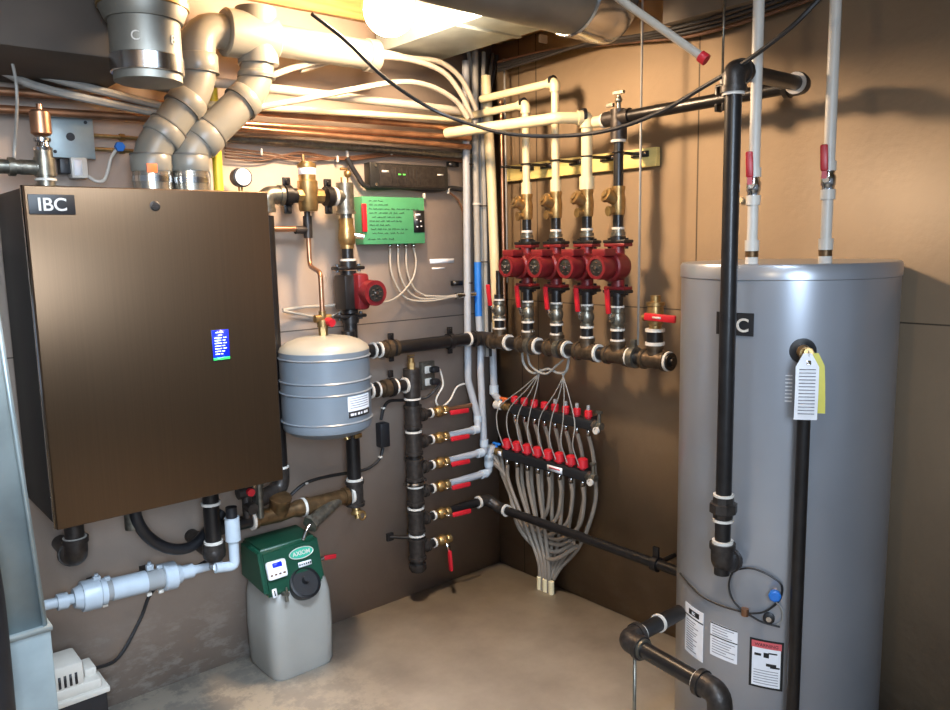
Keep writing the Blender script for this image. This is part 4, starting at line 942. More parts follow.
# mounting board with clamps
t = th('mounting_board', 'pale wooden board fixed across the right wall behind the pump risers', 'board')
ya, yb = R(506, 170, .02).y, R(657, 157, .02).y; zc_ = R(657, 156, .025).z
bm = B(); box(bm, (-.0125, (ya+yb)/2, zc_), (.023, abs(ya-yb), .066), bev=.002); mk('board', bm, 'board', t)
cl = None
cy = [R(516, 165, .05).y]+pys
cn = ['nearest the corner', 'behind the first pump riser', 'behind the second pump riser', 'behind the third pump riser', 'behind the black riser']
for i, y in enumerate([pys[0]+.12]+pys):
    lb_ = 'black pipe clamp on the pale wooden board, %s' % cn[i]
    if cl is None:
        cl = th('pipe_clamp', lb_, 'pipe clamp', 'clamps on the wooden board'); z = zc_+.012
        bm = B(); box(bm, (-.030, y, z), (.012, .075, .022), bev=.002); mk('plate', bm, 'iron', cl)
        bm = B(); cyl(bm, (-.03, y, z), (-oo+.018, y, z), .006); mk('standoff', bm, 'iron', cl)
        bm = B(); ring(bm, (-oo, y, z), (0, 0, 1), .020, .0035); mk('ring', bm, 'iron', cl)
        bm = B()
        for s in (-1, 1): cyl(bm, (-.034, y+s*.027, z), (-.039, y+s*.027, z), .006)
        mk('screw', bm, 'chrome', cl); fin(cl); yb0 = y
    else: dup(cl, (0, y-yb0, 0), lb_)

# ================================================================== hot water tank
ztk = 1.432
t = th('water_tank', 'tall grey cylindrical hot water tank standing on the floor at the right', 'water tank')
bm = B(); lathe(bm, TC, (0, 0, 1), [(0, TR-.005), (.03, TR), (ztk-.042, TR)], 72); mk('shell', bm, 'tank', t)
bm = B(); lathe(bm, TC+V((0, 0, ztk-.042)), (0, 0, 1), [(0, TR), (.002, TR+.003), (.034, TR+.003), (.041, TR-.002), (.042, TR-.02), (.042, .02)], 72); mk('lid', bm, 'tank', t)
def label_rect(px0, py0, px1, py1):
    a, b = K(px0, py0), K(px1, py1); return ang(a), ang(b), a.z, b.z
def on_tank(a0, z0_, e=.0):
    return lambda x, y, z: V((TC.x+math.cos(a0+x/TR)*(TR+e+z), TC.y+math.sin(a0+x/TR)*(TR+e+z), z0_+y))
a0, a1 = ang(K(717, 322)), ang(K(754, 324)); zt1, zb1 = K(745, 313).z, K(745, 336).z
bd = mk('badge', patch(B(), a0, a1, zb1, zt1, TR+.0005, .002), 'black', t)
bm = B(); wd = (a1-a0)*TR; text(bm, 'IBC', .050, None, (1, 0, 0), (0, 0, 1), .0008, center=True, bold=.0007, bend=on_tank((a0+a1)/2+.012, zb1+.011, .0032)); mk('lettering', bm, 'white', bd)
def tlabel(nm, p0, p1, body, extra):
    a0, a1 = ang(K(*p0)), ang(K(p1[0], p1[1])); z1_ = (K(*p0).z); z0_ = z1_-extra['h']
    o_ = mk(nm, patch(B(), a0, a1, z0_, z1_, TR+.0005, .001), body, t); return o_, a0, a1, z0_, z1_
# left tall label
l, a0, a1, z0_, z1_ = tlabel('spec_label', (686, 601), (704, 610), 'paper', dict(h=.150))
bm = B(); patch(bm, a0, a1, z1_-.036, z1_-.032, TR+.0016, .0004); patch(bm, a0+(a1-a0)*.25, a0+(a1-a0)*.8, z1_-.026, z1_-.010, TR+.0016, .0004); mk('label_logo', bm, 'ink', l)
bm = B(); text(bm, 'IBC', .011, None, (1, 0, 0), (0, 0, 1), .0003, center=True, bend=on_tank(a0+(a1-a0)*.53, z1_-.022, .0026)); mk('logo_lettering', bm, 'paper', l)
bm = B()
for i in range(13): patch(bm, a0+(a1-a0)*.12, a0+(a1-a0)*random.uniform(.5, .92), z1_-.048-i*.0075, z1_-.0455-i*.0075, TR+.0016, .0004, 5)
mk('label_print', bm, 'grayink', l)
# middle label
l, a0, a1, z0_, z1_ = tlabel('instruction_label', (711, 621), (738, 628), 'paper', dict(h=.098))
bm = B(); patch(bm, a0, a1, z1_-.003, z1_, TR+.0016, .0004); patch(bm, a0, a1, z1_-.040, z1_-.037, TR+.0016, .0004); mk('label_rule', bm, 'ink', l)
bm = B()
for i in range(11):
    if i == 4: continue
    patch(bm, a0+(a1-a0)*.08, a0+(a1-a0)*random.uniform(.6, .94), z1_-.010-i*.0078, z1_-.0078-i*.0078, TR+.0016, .0004, 5)
mk('label_print', bm, 'grayink', l)
# warning label
a0, a1 = ang(K(750, 640)), ang(K(784, 644)); z1_ = K(751, 637).z; z0_ = z1_-.140
l = mk('warning_label', patch(B(), a0, a1, z0_, z1_, TR+.0005, .001), 'ink', t)
da = (a1-a0)
mk('label_paper', patch(B(), a0+da*.08, a1-da*.08, z0_+.006, z1_-.022, TR+.0015, .0004), 'paper', l)
mk('label_header', patch(B(), a0+da*.06, a1-da*.06, z1_-.024, z1_-.005, TR+.0019, .0004), 'signred', l)
bm = B(); text(bm, 'WARNING', .0125, None, (1, 0, 0), (0, 0, 1), .0003, center=True, bend=on_tank((a0+a1)/2, z1_-.019, .0026)); mk('header_lettering', bm, 'ink', l)
bm = B()
for (u0, u1, v0, v1) in ((.15, .35, .040, .047), (.42, .58, .036, .050), (.56, .82, .034, .038), (.5, .8, .066, .074), (.62, .9, .073, .078)):
    patch(bm, a0+da*u0, a0+da*u1, z1_-v1, z1_-v0, TR+.0019, .0004, 4)
mk('label_picture', bm, 'ink', l)
bm = B()
for i in range(6): patch(bm, a0+da*.14, a0+da*.86, z1_-.0895-i*.0075, z1_-.0875-i*.0075, TR+.0019, .0004, 4)
mk('label_print', bm, 'grayink', l)
# faint bar label beside the relief valve
a0, a1 = ang(K(785, 390)), ang(K(792, 390)); z1_ = K(788, 375).z
bm = B()
for i in range(8): patch(bm, a0, a1, z1_-i*.0095-.003, z1_-i*.0095, TR+.0004, .0006, 3)
mk('small_sticker', bm, 'paper', t)
# T&P valve
tp = K(803, 351); out = V((tp.x-TC.x, tp.y-TC.y, 0)).normalized(); side = V((0, 0, 1)).cross(out)
bm = B(); lathe(bm, tp-out*.002, out, [(0, .033), (.006, .032), (.009, .020), (.011, .018)], 28); mk('port_gasket', bm, 'black', t)
t = th('relief_valve', 'brass relief valve at the top front of the water tank, above the black discharge pipe', 'valve')
bm = B(); cyl(bm, tp, tp+out*.055, .017, n=18); cyl(bm, tp+out*.045+V((0, 0, .012)), tp+out*.045-V((0, 0, .05)), .015); cyl(bm, tp+out*.05, tp+out*.075+V((0, 0, .006)), .011); mk('body', bm, 'brass', t)
bm = B(); bar(bm, tp+out*.062+V((0, 0, .014)), tp+out*.085+V((0, 0, -.022)), .010, .003, out, bev=.001); mk('lever', bm, 'chrome', t)
pp_ = tp+out*.045
pb = P(795, 760, 2, 0)
t = th('discharge_pipe', 'straight black discharge pipe running down the front of the water tank', 'pipe')
bm = B(); cyl(bm, pp_-V((0, 0, .045)), V((pp_.x, pp_.y, .06)), .0165); mk('pipe', bm, 'iron', t)
# tags
t = th('warning_tag', 'white and yellow paper tags hanging from the relief valve of the water tank', 'tag')
tg = tp+out*.068
def tag_mesh(w_, h_, x0, tilt, off, top_n=.35):
    bm = B(); n = 10; fr = []; 
    for j in range(n+1):
        v = j/n; ww = w_*(top_n+(1-top_n)*min(1, v*5)); bow = .006*math.sin(v*3.0)
        cpt = tg+out*(off+bow+.0)+side*(x0+tilt*v*h_)-V((0, 0, v*h_-.005))
        fr.append([bm.verts.new(cpt+side*s*ww/2+out*e) for s, e in ((-1, 0), (1, 0), (1, .0008), (-1, .0008))])
    for a, b in zip(fr, fr[1:]):
        for k in range(4): bm.faces.new((a[k], a[(k+1) % 4], b[(k+1) % 4], b[k]))
    bm.faces.new(fr[0]); bm.faces.new(fr[-1]); return bm
mk('yellow_tag', tag_mesh(.040, .150, .016, .05, .004), 'yellowtag', t)
wt = mk('white_tag', tag_mesh(.054, .166, -.003, .0, .010), 'paper', t)
bm = B()
for i in range(14): bar(bm, tg+out*.0185+side*-.022-V((0, 0, .034+i*.0085)), tg+out*.0185+side*.016-V((0, 0, .034+i*.0085)), .0004, .0022, bev=0)
mk('tag_print', bm, 'grayink', wt)
bm = B(); ring(bm, tg+out*.006+V((0, 0, .004)), side, .008, .001, 14, 6); mk('string', bm, 'white', t)

# white pipes with red valves on top of the tank
def tank_pipe(label, px, D_, pyv, pyt):
    r_ = ray(px, 262); t_ = D_; q = CAM+r_*t_; x_, y_ = q.x, q.y
    r2 = ray(px, 180); hd = V((r2.x, r2.y)); hv = V((x_-CAM.x, y_-CAM.y)); s = hv.dot(hd)/hd.dot(hd)
    zz_ = lambda py: CAM.z+ray(px, py).z*(hv.dot(V((ray(px, py).x, ray(px, py).y)))/V((ray(px, py).x, ray(px, py).y)).length_squared)
    t = th('tank_pipe', label, 'pipe', 'white pipes on top of the tank')
    zv = zz_(pyv)
    bm = B(); cyl(bm, (x_, y_, ztk), (x_, y_, ztk+.018), .0165); mk('white_base', bm, 'tape', t)
    bm = B(); cyl(bm, (x_, y_, ztk+.012), (x_, y_, ztk+.034), .0165, n=10); mk('brass_nipple', bm, 'bronze', t)
    bm = B(); cyl(bm, (x_, y_, ztk+.034), (x_, y_, ztk+.062), .018); cyl(bm, (x_, y_, ztk+.06), (x_, y_, zv-.03), .0135); cyl(bm, (x_, y_, zv-.048), (x_, y_, zv-.024), .018); mk('lower_pipe', bm, 'white', t)
    bm = B(); lathe(bm, (x_, y_, zv-.026), (0, 0, 1), [(0, .015), (.01, .015), (.014, .018), (.034, .018), (.04, .014), (.05, .014)], 14)
    dv = V((CAM.x-x_, CAM.y-y_, 0)).normalized(); sd = V((0, 0, 1)).cross(dv)
    cyl(bm, (x_, y_, zv), V((x_, y_, zv))+dv*.03-sd*.006, .008); mk('valve_body', bm, 'chrome', t)
    bm = B(); a = V((x_, y_, zv+.002))+dv*.03-sd*.010; bar(bm, a, a+V((0, 0, .022)), .012, .003, dv); bar(bm, a+V((0, 0, .018))-sd*.0, a+V((0, 0, .082))-sd*.003, .010, .018, sd, bev=.004); mk('lever', bm, 'red', t)
    bm = B(); cyl(bm, (x_, y_, zv+.022), (x_, y_, zv+.045), .0175); cyl(bm, (x_, y_, zv+.04), (x_, y_, 2.52), .0140); mk('upper_pipe', bm, 'white', t)
    return t
tank_pipe('left white pipe with red lever valve rising from the tank top', 751.5, 2.05, 186, 150)
tank_pipe('right white pipe with red lever valve rising from the tank top', 825, 2.0, 180, 140)

# sensor loop on the tank
e_ = .006
loopc = [(680, 573), (690, 585), (703, 597), (722, 606), (745, 613), (762, 622), (780, 627)]
t = th('sensor_wiring', 'dark sensor wires looped on the front of the water tank', 'wiring')
bm = B(); tube(bm, spline([K(*q, e_) for q in loopc]), .0028, 8)
lp = [(745, 613), (733, 600), (729, 585), (733, 572), (741, 569), (752, 568.5), (765, 573), (775, 579), (782, 586), (781, 597), (775, 605), (764, 612), (752, 613.5), (745, 613)]
tube(bm, spline([K(q[0], q[1], e_+.001) for q in lp]), .0028, 8); mk('wire', bm, 'cable', t)
c = K(745, 612, .008); bm = B(); cyl(bm, c-V((0, 0, .010)), c+V((0, 0, .010)), .010); mk('copper_clip', bm, 'copper', t)
c = K(769, 617.5); n_ = V((c.x-TC.x, c.y-TC.y, 0)).normalized(); bm = B(); lathe(bm, c-n_*.002, n_, [(0, .015), (.010, .015), (.012, .010)], 20); mk('sensor_well', bm, 'black', t)
bm = B(); cyl(bm, c+n_*.010, c+n_*.014, .007); mk('sensor_tip', bm, 'chrome', t)
c = K(775, 592); n_ = V((c.x-TC.x, c.y-TC.y, 0)).normalized(); bm = B(); cyl(bm, c, c+n_*.02, .009); cyl(bm, K(774, 600, .012), K(776, 594, .014), .008); mk('brass_stem', bm, 'copper', t)
bm = B(); lathe(bm, c+n_*.016, n_, [(0, .012), (.002, .016), (.014, .016), (.017, .012)], 8); mk('blue_knob', bm, 'blue', t)
bm = B(); tube(bm, spline([K(776, 602, .012), K(782, 610, .010), K(782, 620, .008), K(777, 625, .008)]), .0022, 8); mk('white_wire', bm, 'wire', t)

# floor-level pipes into the tank
zf = .40; f1 = Z(627, 640, zf); f1.z = zf
s1e = V((-.50, f1.y, zf)); s2 = Z(712, 682, .385); s2 = V((f1.x-.03, Z(712, 684, .40).y, .395))
t = th('lower_tank_pipe', 'dark pipe with elbows turning low around the left side of the water tank', 'pipe')
bm = B(); cyl(bm, f1, s1e, .0225); mk('rear_pipe', bm, 'iron', t)
bm = B(); cyl(bm, f1, s2, .0225); mk('front_pipe', bm, 'iron', t)
dz_ = (s2-f1).normalized()
elbow(t, f1+V((.05, 0, 0)), f1, f1+dz_*.055, .030)
mk('thread_tape', collar(B(), f1+V((.056, 0, 0)), (1, 0, 0), .0285, .009), 'tape', t)
mk('thread_tape', collar(B(), f1+V((.145, 0, 0)), (1, 0, 0), .0265, .009), 'tape', t)
elbow(t, s2-dz_*.03, s2+dz_*.03, s2+dz_*.035-V((0, 0, .08)), .031)
mk('thread_tape', collar(B(), s2-dz_*.035, dz_, .0285, .009), 'tape', t)
mk('thread_tape', collar(B(), f1+dz_*.062, dz_, .0285, .009), 'galvf', t)
c = s2+dz_*.035-V((0, 0, .08)); ii = (TC-V((c.x, c.y, 0))).normalized(); bm = B(); tube(bm, [c, c-V((0, 0, .06)), c-V((0, 0, .06))+ii*.13], .024, 14, .04); cyl(bm, c+ii*.035+V((0, 0, .02)), c+ii*.05+V((0, 0, .02)), .010); mk('tank_nipple', bm, 'cast', t)
bm = B(); cyl(bm, f1+dz_*.03-V((0, 0, .02)), f1+dz_*.03-V((0, 0, .398)), .005, n=8); mk('support_rod', bm, 'galvf', t)

# ================================================================== black pipe low on right wall
oo2 = .115; zl = (R(675, 570, .115).z+R(560, 530, .115).z)/2
yl0 = -.06
t = th('low_black_pipe', 'long black pipe low along the right wall, from the fifth manifold valve to the tank', 'pipe')
bm = B(); tube(bm, [(xo, -.08, zE), (-.16, -.08, zE), (-oo2, -.12, zl), (-oo2, -1.16, zl)], .019, 16, .02); mk('pipe', bm, 'iron', t)
bm = B(); tube(bm, [(-.19, -.08, zE), (-.135, -.08, zE), (-oo2, -.13, zl), (-oo2, -.17, zl)], .025, 16, .02); mk('elbow', bm, 'cast', t)
mk('thread_tape', collar(B(), (-.195, -.08, zE), (1, 0, 0), .027, .009), 'tape', t)
mk('thread_tape', collar(B(), (-oo2, -.175, zl), (0, 1, 0), .027, .009), 'tape', t)
yk = R(656, 560, oo2).y
t = th('pipe_clamp', 'black clamp holding the low pipe to the right wall just left of the tank', 'pipe clamp')
bm = B(); cyl(bm, (-oo2, yk-.012, zl), (-oo2, yk+.012, zl), .028); mk('ring', bm, 'iron', t)
bm = B(); box(bm, (-oo2, yk, zl+.045), (.012, .025, .04), bev=.003); cyl(bm, (-oo2, yk, zl), (-.001, yk, zl), .009); mk('standoff', bm, 'iron', t)

# ================================================================== radiant manifold
orad = .08
def rail(label, pa, pb, name, inlet_mat, red_top):
    a, b = R(*pa, orad), R(*pb, orad); zc_ = (a.z+b.z)/2; ya, yb = a.y, b.y
    t = th(name, label, 'manifold')
    bm = B(); box(bm, (-orad, (ya+yb)/2-.03, zc_), (.036, abs(ya-yb)-.14, .042), bev=.006); mk('rail', bm, 'darksteel', t)
    bm = B(); lathe(bm, (-orad, ya+.01, zc_), (0, -1, 0), [(0, .017), (.004, .021), (.04, .021), (.044, .017)], 16); mk('inlet_adapter', bm, 'white', t)
    bm = B(); lathe(bm, (-orad, ya-.03, zc_), (0, -1, 0), [(0, .014), (.012, .019), (.026, .019), (.028, .014), (.05, .014), (.052, .018), (.065, .018)], 12); mk('inlet_valve', bm, 'brass', t)
    bm = B(); cyl(bm, (-orad, ya-.045, zc_), (-orad, ya-.045, zc_+.03), .006); box(bm, (-orad, ya-.045, zc_+.034), (.014, .045, .010), bev=.003); mk('inlet_handle', bm, inlet_mat, t)
    bm = B(); lathe(bm, (-orad, yb+.055, zc_), (0, -1, 0), [(0, .016), (.014, .022), (.03, .022), (.032, .015), (.05, .015)], 12); cyl(bm, (-orad, yb+.02, zc_), (-orad, yb+.02, zc_+.05), .008); box(bm, (-orad, yb+.02, zc_+.055), (.012, .026, .010)); cyl(bm, (-orad, yb+.02, zc_), (-orad-.03, yb+.01, zc_-.01), .008); mk('end_valve', bm, 'galvf', t)
    bm = B(); lathe(bm, (-orad-.022, yb+.012, zc_-.012), (-1, 0, 0), [(0, .014), (.01, .014)], 12); mk('flush_cap', bm, 'white', t)
    bm = B(); box(bm, (-.032, yb+.085, zc_), (.064, .012, .045)); mk('wall_bracket', bm, 'iron', t)
    bm = B(); box(bm, (-.032, ya-.095, zc_), (.064, .012, .045)); mk('wall_bracket', bm, 'iron', t)
    ys = [ya-.115+(yb+.075-(ya-.115))*k/7 for k in range(8)]
    for k, y in enumerate(ys):
        bm = B()
        if red_top: lathe(bm, (-orad, y, zc_+.022), (0, 0, 1), [(0, .012), (.006, .012), (.008, .017), (.030, .016), (.034, .010)], 14)
        else: lathe(bm, (-orad-.0, y, zc_+.022), (0, 0, 1), [(0, .012), (.006, .012), (.010, .023), (.042, .021), (.048, .012)], 16)
        mk('red_cap' if red_top else 'actuator', bm, 'red', t)
        bm = B(); cyl(bm, (-orad, y, zc_-.02), (-orad, y, zc_-.048), .009, n=8); mk('loop_connector', bm, 'chrome', t)
        if red_top and k > 3:
            bm = B(); cyl(bm, (-orad, y, zc_+.05), (-orad, y, zc_+.075), .007); mk('flow_meter', bm, 'clear', t)
    return t, ys, zc_
t1, ys1, zr1 = rail('upper floor-heating rail with small red caps on the right wall, orange inlet handle', (497, 402), (603, 430), 'heating_manifold', 'orange', True)
t2, ys2, zr2 = rail('lower floor-heating rail with larger red actuators on the right wall, blue inlet handle', (490, 448), (597, 480), 'heating_manifold', 'blue', False)
c = V((-orad-.019, ys2[5]+.01, zr2-.002)); bm = B(); box(bm, c, (.002, .085, .024)); lb = mk('label', bm, 'paper', t2)
bm = B(); box(bm, c+V((-.0015, .0, .002)), (.001, .06, .007)); mk('label_print', bm, 'signred', lb)
bm = B(); box(bm, (-orad-.019, ys2[0]+.03, zr2), (.002, .022, .020)); mk('small_label', bm, 'paper', t2)
# loop tubes
gl = 'floor-heating tubes under the rails'
fx = R(545, 588, .05)
def place(k): return ['nearest the corner', 'second from the corner', 'third from the corner', 'fourth from the corner', 'fourth from the tank side', 'third from the tank side', 'second from the tank side', 'nearest the tank side'][k]
fy = Z(545, 588, 0).y; fxx = -.06
for k in range(8):
    y = ys1[k]; bm = B(); end = V((-.045-.006*(k % 3), -.345-.008*k, .0 if k < 3 else .06))
    m1 = .10+.03*(k % 3)
    bm = tube(bm, spline([(-orad, y, zr1-.045), (-orad+.025, y, zr1-.12), (-.034, y+.006, zr2), (-.03, y+.01, .44), (-.035, (y*1.0+end.y*.6)/1.6, .25), (-.04, end.y*.85+y*.15, .12), end], 6), .0085, 8)
    solo('heating_tube', bm, 'pexb', 'beige tube dropping behind the lower rail from the upper rail, %s' % place(k), 'tube', gl)
for k in range(8):
    y = ys2[k]; bm = B()
    if k < 4: end = V((-.07, -.33-.02*k, .0)); pts = [(-orad, y, zr2-.045), (-.072, y, .44), (-.066, (y+end.y)/2+.0, .27), (-.07, end.y, .12), end]
    else: pts = [(-orad, y, zr2-.045), (-.072, y, .46), (-.066, y+.03, .35), (-.058, y+.12, .27), (-.052, y+.22, .24), (-.05, -.20, .29), (-.05, -.11, .42), (-.05, -.07, .56)]
    tube(bm, spline(pts, 6), .0085, 8); solo('heating_tube', bm, 'pexb', 'beige tube dropping in front from the lower rail, %s' % place(k), 'tube', gl)
# tubes sweeping from the corner
for k in range(3):
    bm = B(); tube(bm, spline([(-.075-.02*k, -.045-.01*k, .60-.03*k), (-.06, -.10-.01*k, .45), (-.05-.008*k, -.19, .30-.02*k), (-.05, -.30, .225-.03*k), (-.05-.012*k, -.42, .22-.03*k), (-.05-.012*k, -.50-.03*k, .26)], 6), .0095, 8)
    solo('heating_tube', bm, 'pexb', 'beige tube curving down out of the corner, %s' % ['outermost curve', 'middle curve', 'innermost curve'][k], 'tube', 'tubes curving out of the corner')
for k in range(3):
    y = -.335-.035*k; x_ = -.07
    bm = B(); lathe(bm, (x_, y, 0), (0, 0, 1), [(0, .013), (.055, .013), (.058, .010)], 10); solo('floor_sleeve', bm, 'cream', 'cream pipe sleeve in the floor below the heating rails, %s' % ['left one', 'middle one', 'right one'][k], 'sleeve', 'floor sleeves')
# actuator wires: fan down from the header to each red actuator
for k in range(8):
    up = V((-.12, (R(543, 362, .12).y if k < 4 else R(565, 362, .12).y)+.006*(k % 4), .985))
    bm = B(); tube(bm, spline([up, up+(V((-orad-.03, ys2[k], zr1))-up)*.45, (-orad-.035, ys2[k]+.01, zr1), (-orad-.045, ys2[k]+.012, (zr1+zr2)/2+.02), (-orad-.022, ys2[k], zr2+.04)], 6), .0022, 6)
    solo('actuator_wire', bm, 'wire', 'thin grey wire hanging from the pump header to red actuator %s' % place(k), 'wire', 'actuator wires')
bm = B(); tube(bm, spline([R(522, 350, .12), R(524, 364, .12), R(533, 373, .12), R(548, 369, .12), R(558, 373, .12), R(566, 371, .12), R(569, 358, .12)], 6), .0055, 8); tube(bm, spline([R(527, 352, .13), R(531, 366, .13), R(545, 374, .13), R(556, 366, .13), R(563, 360, .13)], 6), .0045, 8)
solo('wire_loop', bm, 'wire', 'grey wires looping under the pump header above the fan of thin wires', 'wire')

# ================================================================== control boxes on the left wall
t = th('control_box', 'green metal zone control box with handwriting on the left wall', 'control box')
x0, x1 = L(363, 220, .062).x, L(425, 220, .062).x; zA_, zB_ = L(395, 197, .062).z, L(395, 244, .062).z
bm = B(); box(bm, ((x0+x1)/2, -.03, (zA_+zB_)/2), (x1-x0, .06, zA_-zB_), bev=.003); cb = mk('case', bm, 'green', t)
xr0 = x0+.02
bm = B(); box(bm, (x0+.004, -.0655, (zA_+zB_)/2+.01), (.018, .012, (zA_-zB_)*.58), bev=.002); mk('red_strip', bm, 'red', t)
bm = B(); box(bm, (x1-.03, -.0615, (zA_+zB_)/2-.003), (.052, .003, (zA_-zB_)*.48)); pl = mk('printed_panel', bm, 'black', t)
bm = B(); box(bm, (x1-.036, -.0635, zB_+.115), (.026, .001, .008))
for (dx, dz) in ((-.012, .0), (.008, -.006), (-.010, -.028), (.010, -.026)): box(bm, (x1-.03+dx, -.0635, zB_+.095+dz), (.008, .001, .005))
mk('panel_print', bm, 'paper', pl)
bm = B(); H_ = zA_-zB_; rnd = random.Random(3)
for i, (u0, u1) in enumerate(((.10, .30), (.10, .42), (.10, .88), (.10, .68), (.14, .62), (.10, .58), (.10, .42), (.12, .70), (.14, .62), (.06, .44))):
    v = .09+i*.085+(.04 if i > 8 else 0); x = x0+(x1-x0)*u0
    while x < x0+(x1-x0)*u1:
        n_ = rnd.randint(2, 4); pts = []
        for k in range(n_*2+1): pts.append((x+k*.003, -.0612, zA_-H_*v+(rnd.uniform(.001, .0045) if k % 2 else -rnd.uniform(.001, .003))))
        tube(bm, pts, .0008, 5); x += n_*.006+rnd.uniform(.004, .009)
mk('handwriting', bm, 'ink', t)
for k in range(4):
    px = [390, 398, 406, 413.5][k]; c = L(px, 246, .03); bm = B(); cyl(bm, (c.x, -.03, zB_+.001), (c.x, -.03, zB_-.016), .009, n=8); mk('cable_gland', bm, 'chrome', t)
gc = 'grey cables below the green box'
en = L(456, 296, .045)
ends_ = [L(372, 300, .10), en, en+V((0, 0, .004)), en+V((0, 0, -.004))]
for k in range(4):
    px = [390, 398, 406, 413.5][k]; c = L(px, 246, .03); s0 = V((c.x, -.03, zB_-.014))
    if k == 3: pts = [s0, L(416, 262, .03), L(413, 278, .03), L(403, 292, .04), L(392, 300, .06), L(381, 303, .1)]
    else: pts = [s0, L(px+1, 270, .03), L(px+8, 288, .03), L(px+18, 299-k*2, .03), L(430, 297+[4, 2, -1][k], .04), ends_[k+1 if k < 3 else 3]]
    bm = B(); tube(bm, spline(pts, 6), .0042, 8)
    solo('pump_cable', bm, 'pex', 'grey cable leaving the green box, gland %s' % ['nearest the pump', 'second from the pump', 'third from the pump', 'nearest the corner, curving back to the pump'][k], 'cable', gc)
bm = B(); tube(bm, spline([L(283, 310, .04), L(305, 307, .03), L(325, 306, .03), L(345, 304, .05)], 5), .006, 8); solo('white_cable', bm, 'pex', 'white cable running from the boiler edge behind the copper pipe to the single red pump', 'cable')
bm = B(); tube(bm, spline([L(283, 311, .05), L(300, 314, .04), L(318, 317, .04), L(335, 315, .05), L(345, 308, .06)], 5), .005, 8); solo('white_cable', bm, 'pex', 'lower white cable sagging behind the copper pipe beside the boiler', 'cable')
# dark strip controller
t = th('control_strip', 'long dark grey controller with green lights above the green box', 'control box')
x0, x1 = L(371, 175, .05).x, L(449, 175, .05).x; z1_, z0_ = 1.818, 1.722
bm = B(); box(bm, ((x0+x1)/2, -.0225, (z0_+z1_)/2), (x1-x0, .045, z1_-z0_), bev=.004); mk('case', bm, 'darkface', t)
bm = B(); box(bm, ((x0+x1)/2+.01, -.0465, (z0_+z1_)/2), (x1-x0-.06, .004, z1_-z0_-.016), bev=.001); fr = mk('front_panel', bm, 'cast', t)
bm = B()
for k in range(2): box(bm, (x0+.135+k*.022, -.049, (z0_+z1_)/2+.006), (.012, .001, .005))
mk('indicator_light', bm, 'led', fr)
bm = B(); box(bm, (x0+.068, -.049, (z0_+z1_)/2+.015), (.034, .001, .008)); box(bm, (x1-.045, -.049, (z0_+z1_)/2+.012), (.03, .001, .006)); mk('panel_print', bm, 'tape', fr)
bm = B()
for k in range(9): box(bm, (x0+.10+k*.017, -.0489, (z0_+z1_)/2), (.001, .001, .06))
mk('panel_grooves', bm, 'black', fr)
bm = B()
for z in (z0_+.012, z1_-.012): cyl(bm, (x0+.025, -.044, z), (x0+.025, -.049, z), .006)
mk('screw', bm, 'chrome', t)
# outlet with two plugs
t = th('power_outlet', 'pale double outlet with two black plugs beside the top of the vertical manifold', 'outlet')
c = L(431, 375, .02); bm = B(); box(bm, (c.x-.015, -.012, c.z), (.07, .022, .12), bev=.003); mk('plate', bm, 'galvf', t)
for dz in (.026, -.026):
    bm = B(); box(bm, (c.x-.02, -.026, c.z+dz), (.034, .008, .032), bev=.004); mk('socket', bm, 'white', t)
gp = 'plugs in the outlet'
for dz, nm in ((.026, 'upper'), (-.026, 'lower')):
    bm = B(); box(bm, (c.x, -.045, c.z+dz), (.04, .032, .026), bev=.008); solo('power_plug', bm, 'black', '%s black plug in the outlet beside the vertical manifold' % nm, 'plug', gp)
bm = B(); tube(bm, spline([(c.x+.015, -.055, c.z+.03), L(441, 373, .05), L(443, 385, .05), L(438, 395, .045), L(436, 402, .04), L(441, 407, .04), L(450, 400, .03), L(457, 387, .03), L(467, 383, .035)], 6), .0045, 8)
solo('looped_cable', bm, 'white', 'white cable looping from the outlet to the pale corner pipe', 'cord')
t = th('adapter_cord', 'black cord with an inline adapter brick hanging right of the expansion tank', 'cord')
bm = B(); tube(bm, spline([(c.x+.015, -.05, c.z-.026), L(440, 383, .05), L(433, 392, .05), L(424, 398, .03), L(405, 400, .02), L(390, 401, .02), L(384, 408, .02), L(381, 420, .02)], 6), .0065, 8)
tube(bm, spline([L(383, 448, .02), L(380, 458, .02), L(372, 466, .02), L(360, 471, .02), L(330, 476, .02), L(306, 483, .02), L(290, 496, .02), L(280, 507, .03)], 6), .0065, 8); mk('cord', bm, 'cable', t)
c = L(384, 435, .03); bm = B(); box(bm, (c.x, -.022, c.z), (.045, .04, .10), bev=.005); mk('adapter_brick', bm, 'black', t)
for px, py in ((383, 408), (380, 457), (306, 483)):
    c = L(px, py, .02); bm = B(); box(bm, c, (.012, .02, .008), bev=.002); mk('cable_clip', bm, 'white', t)
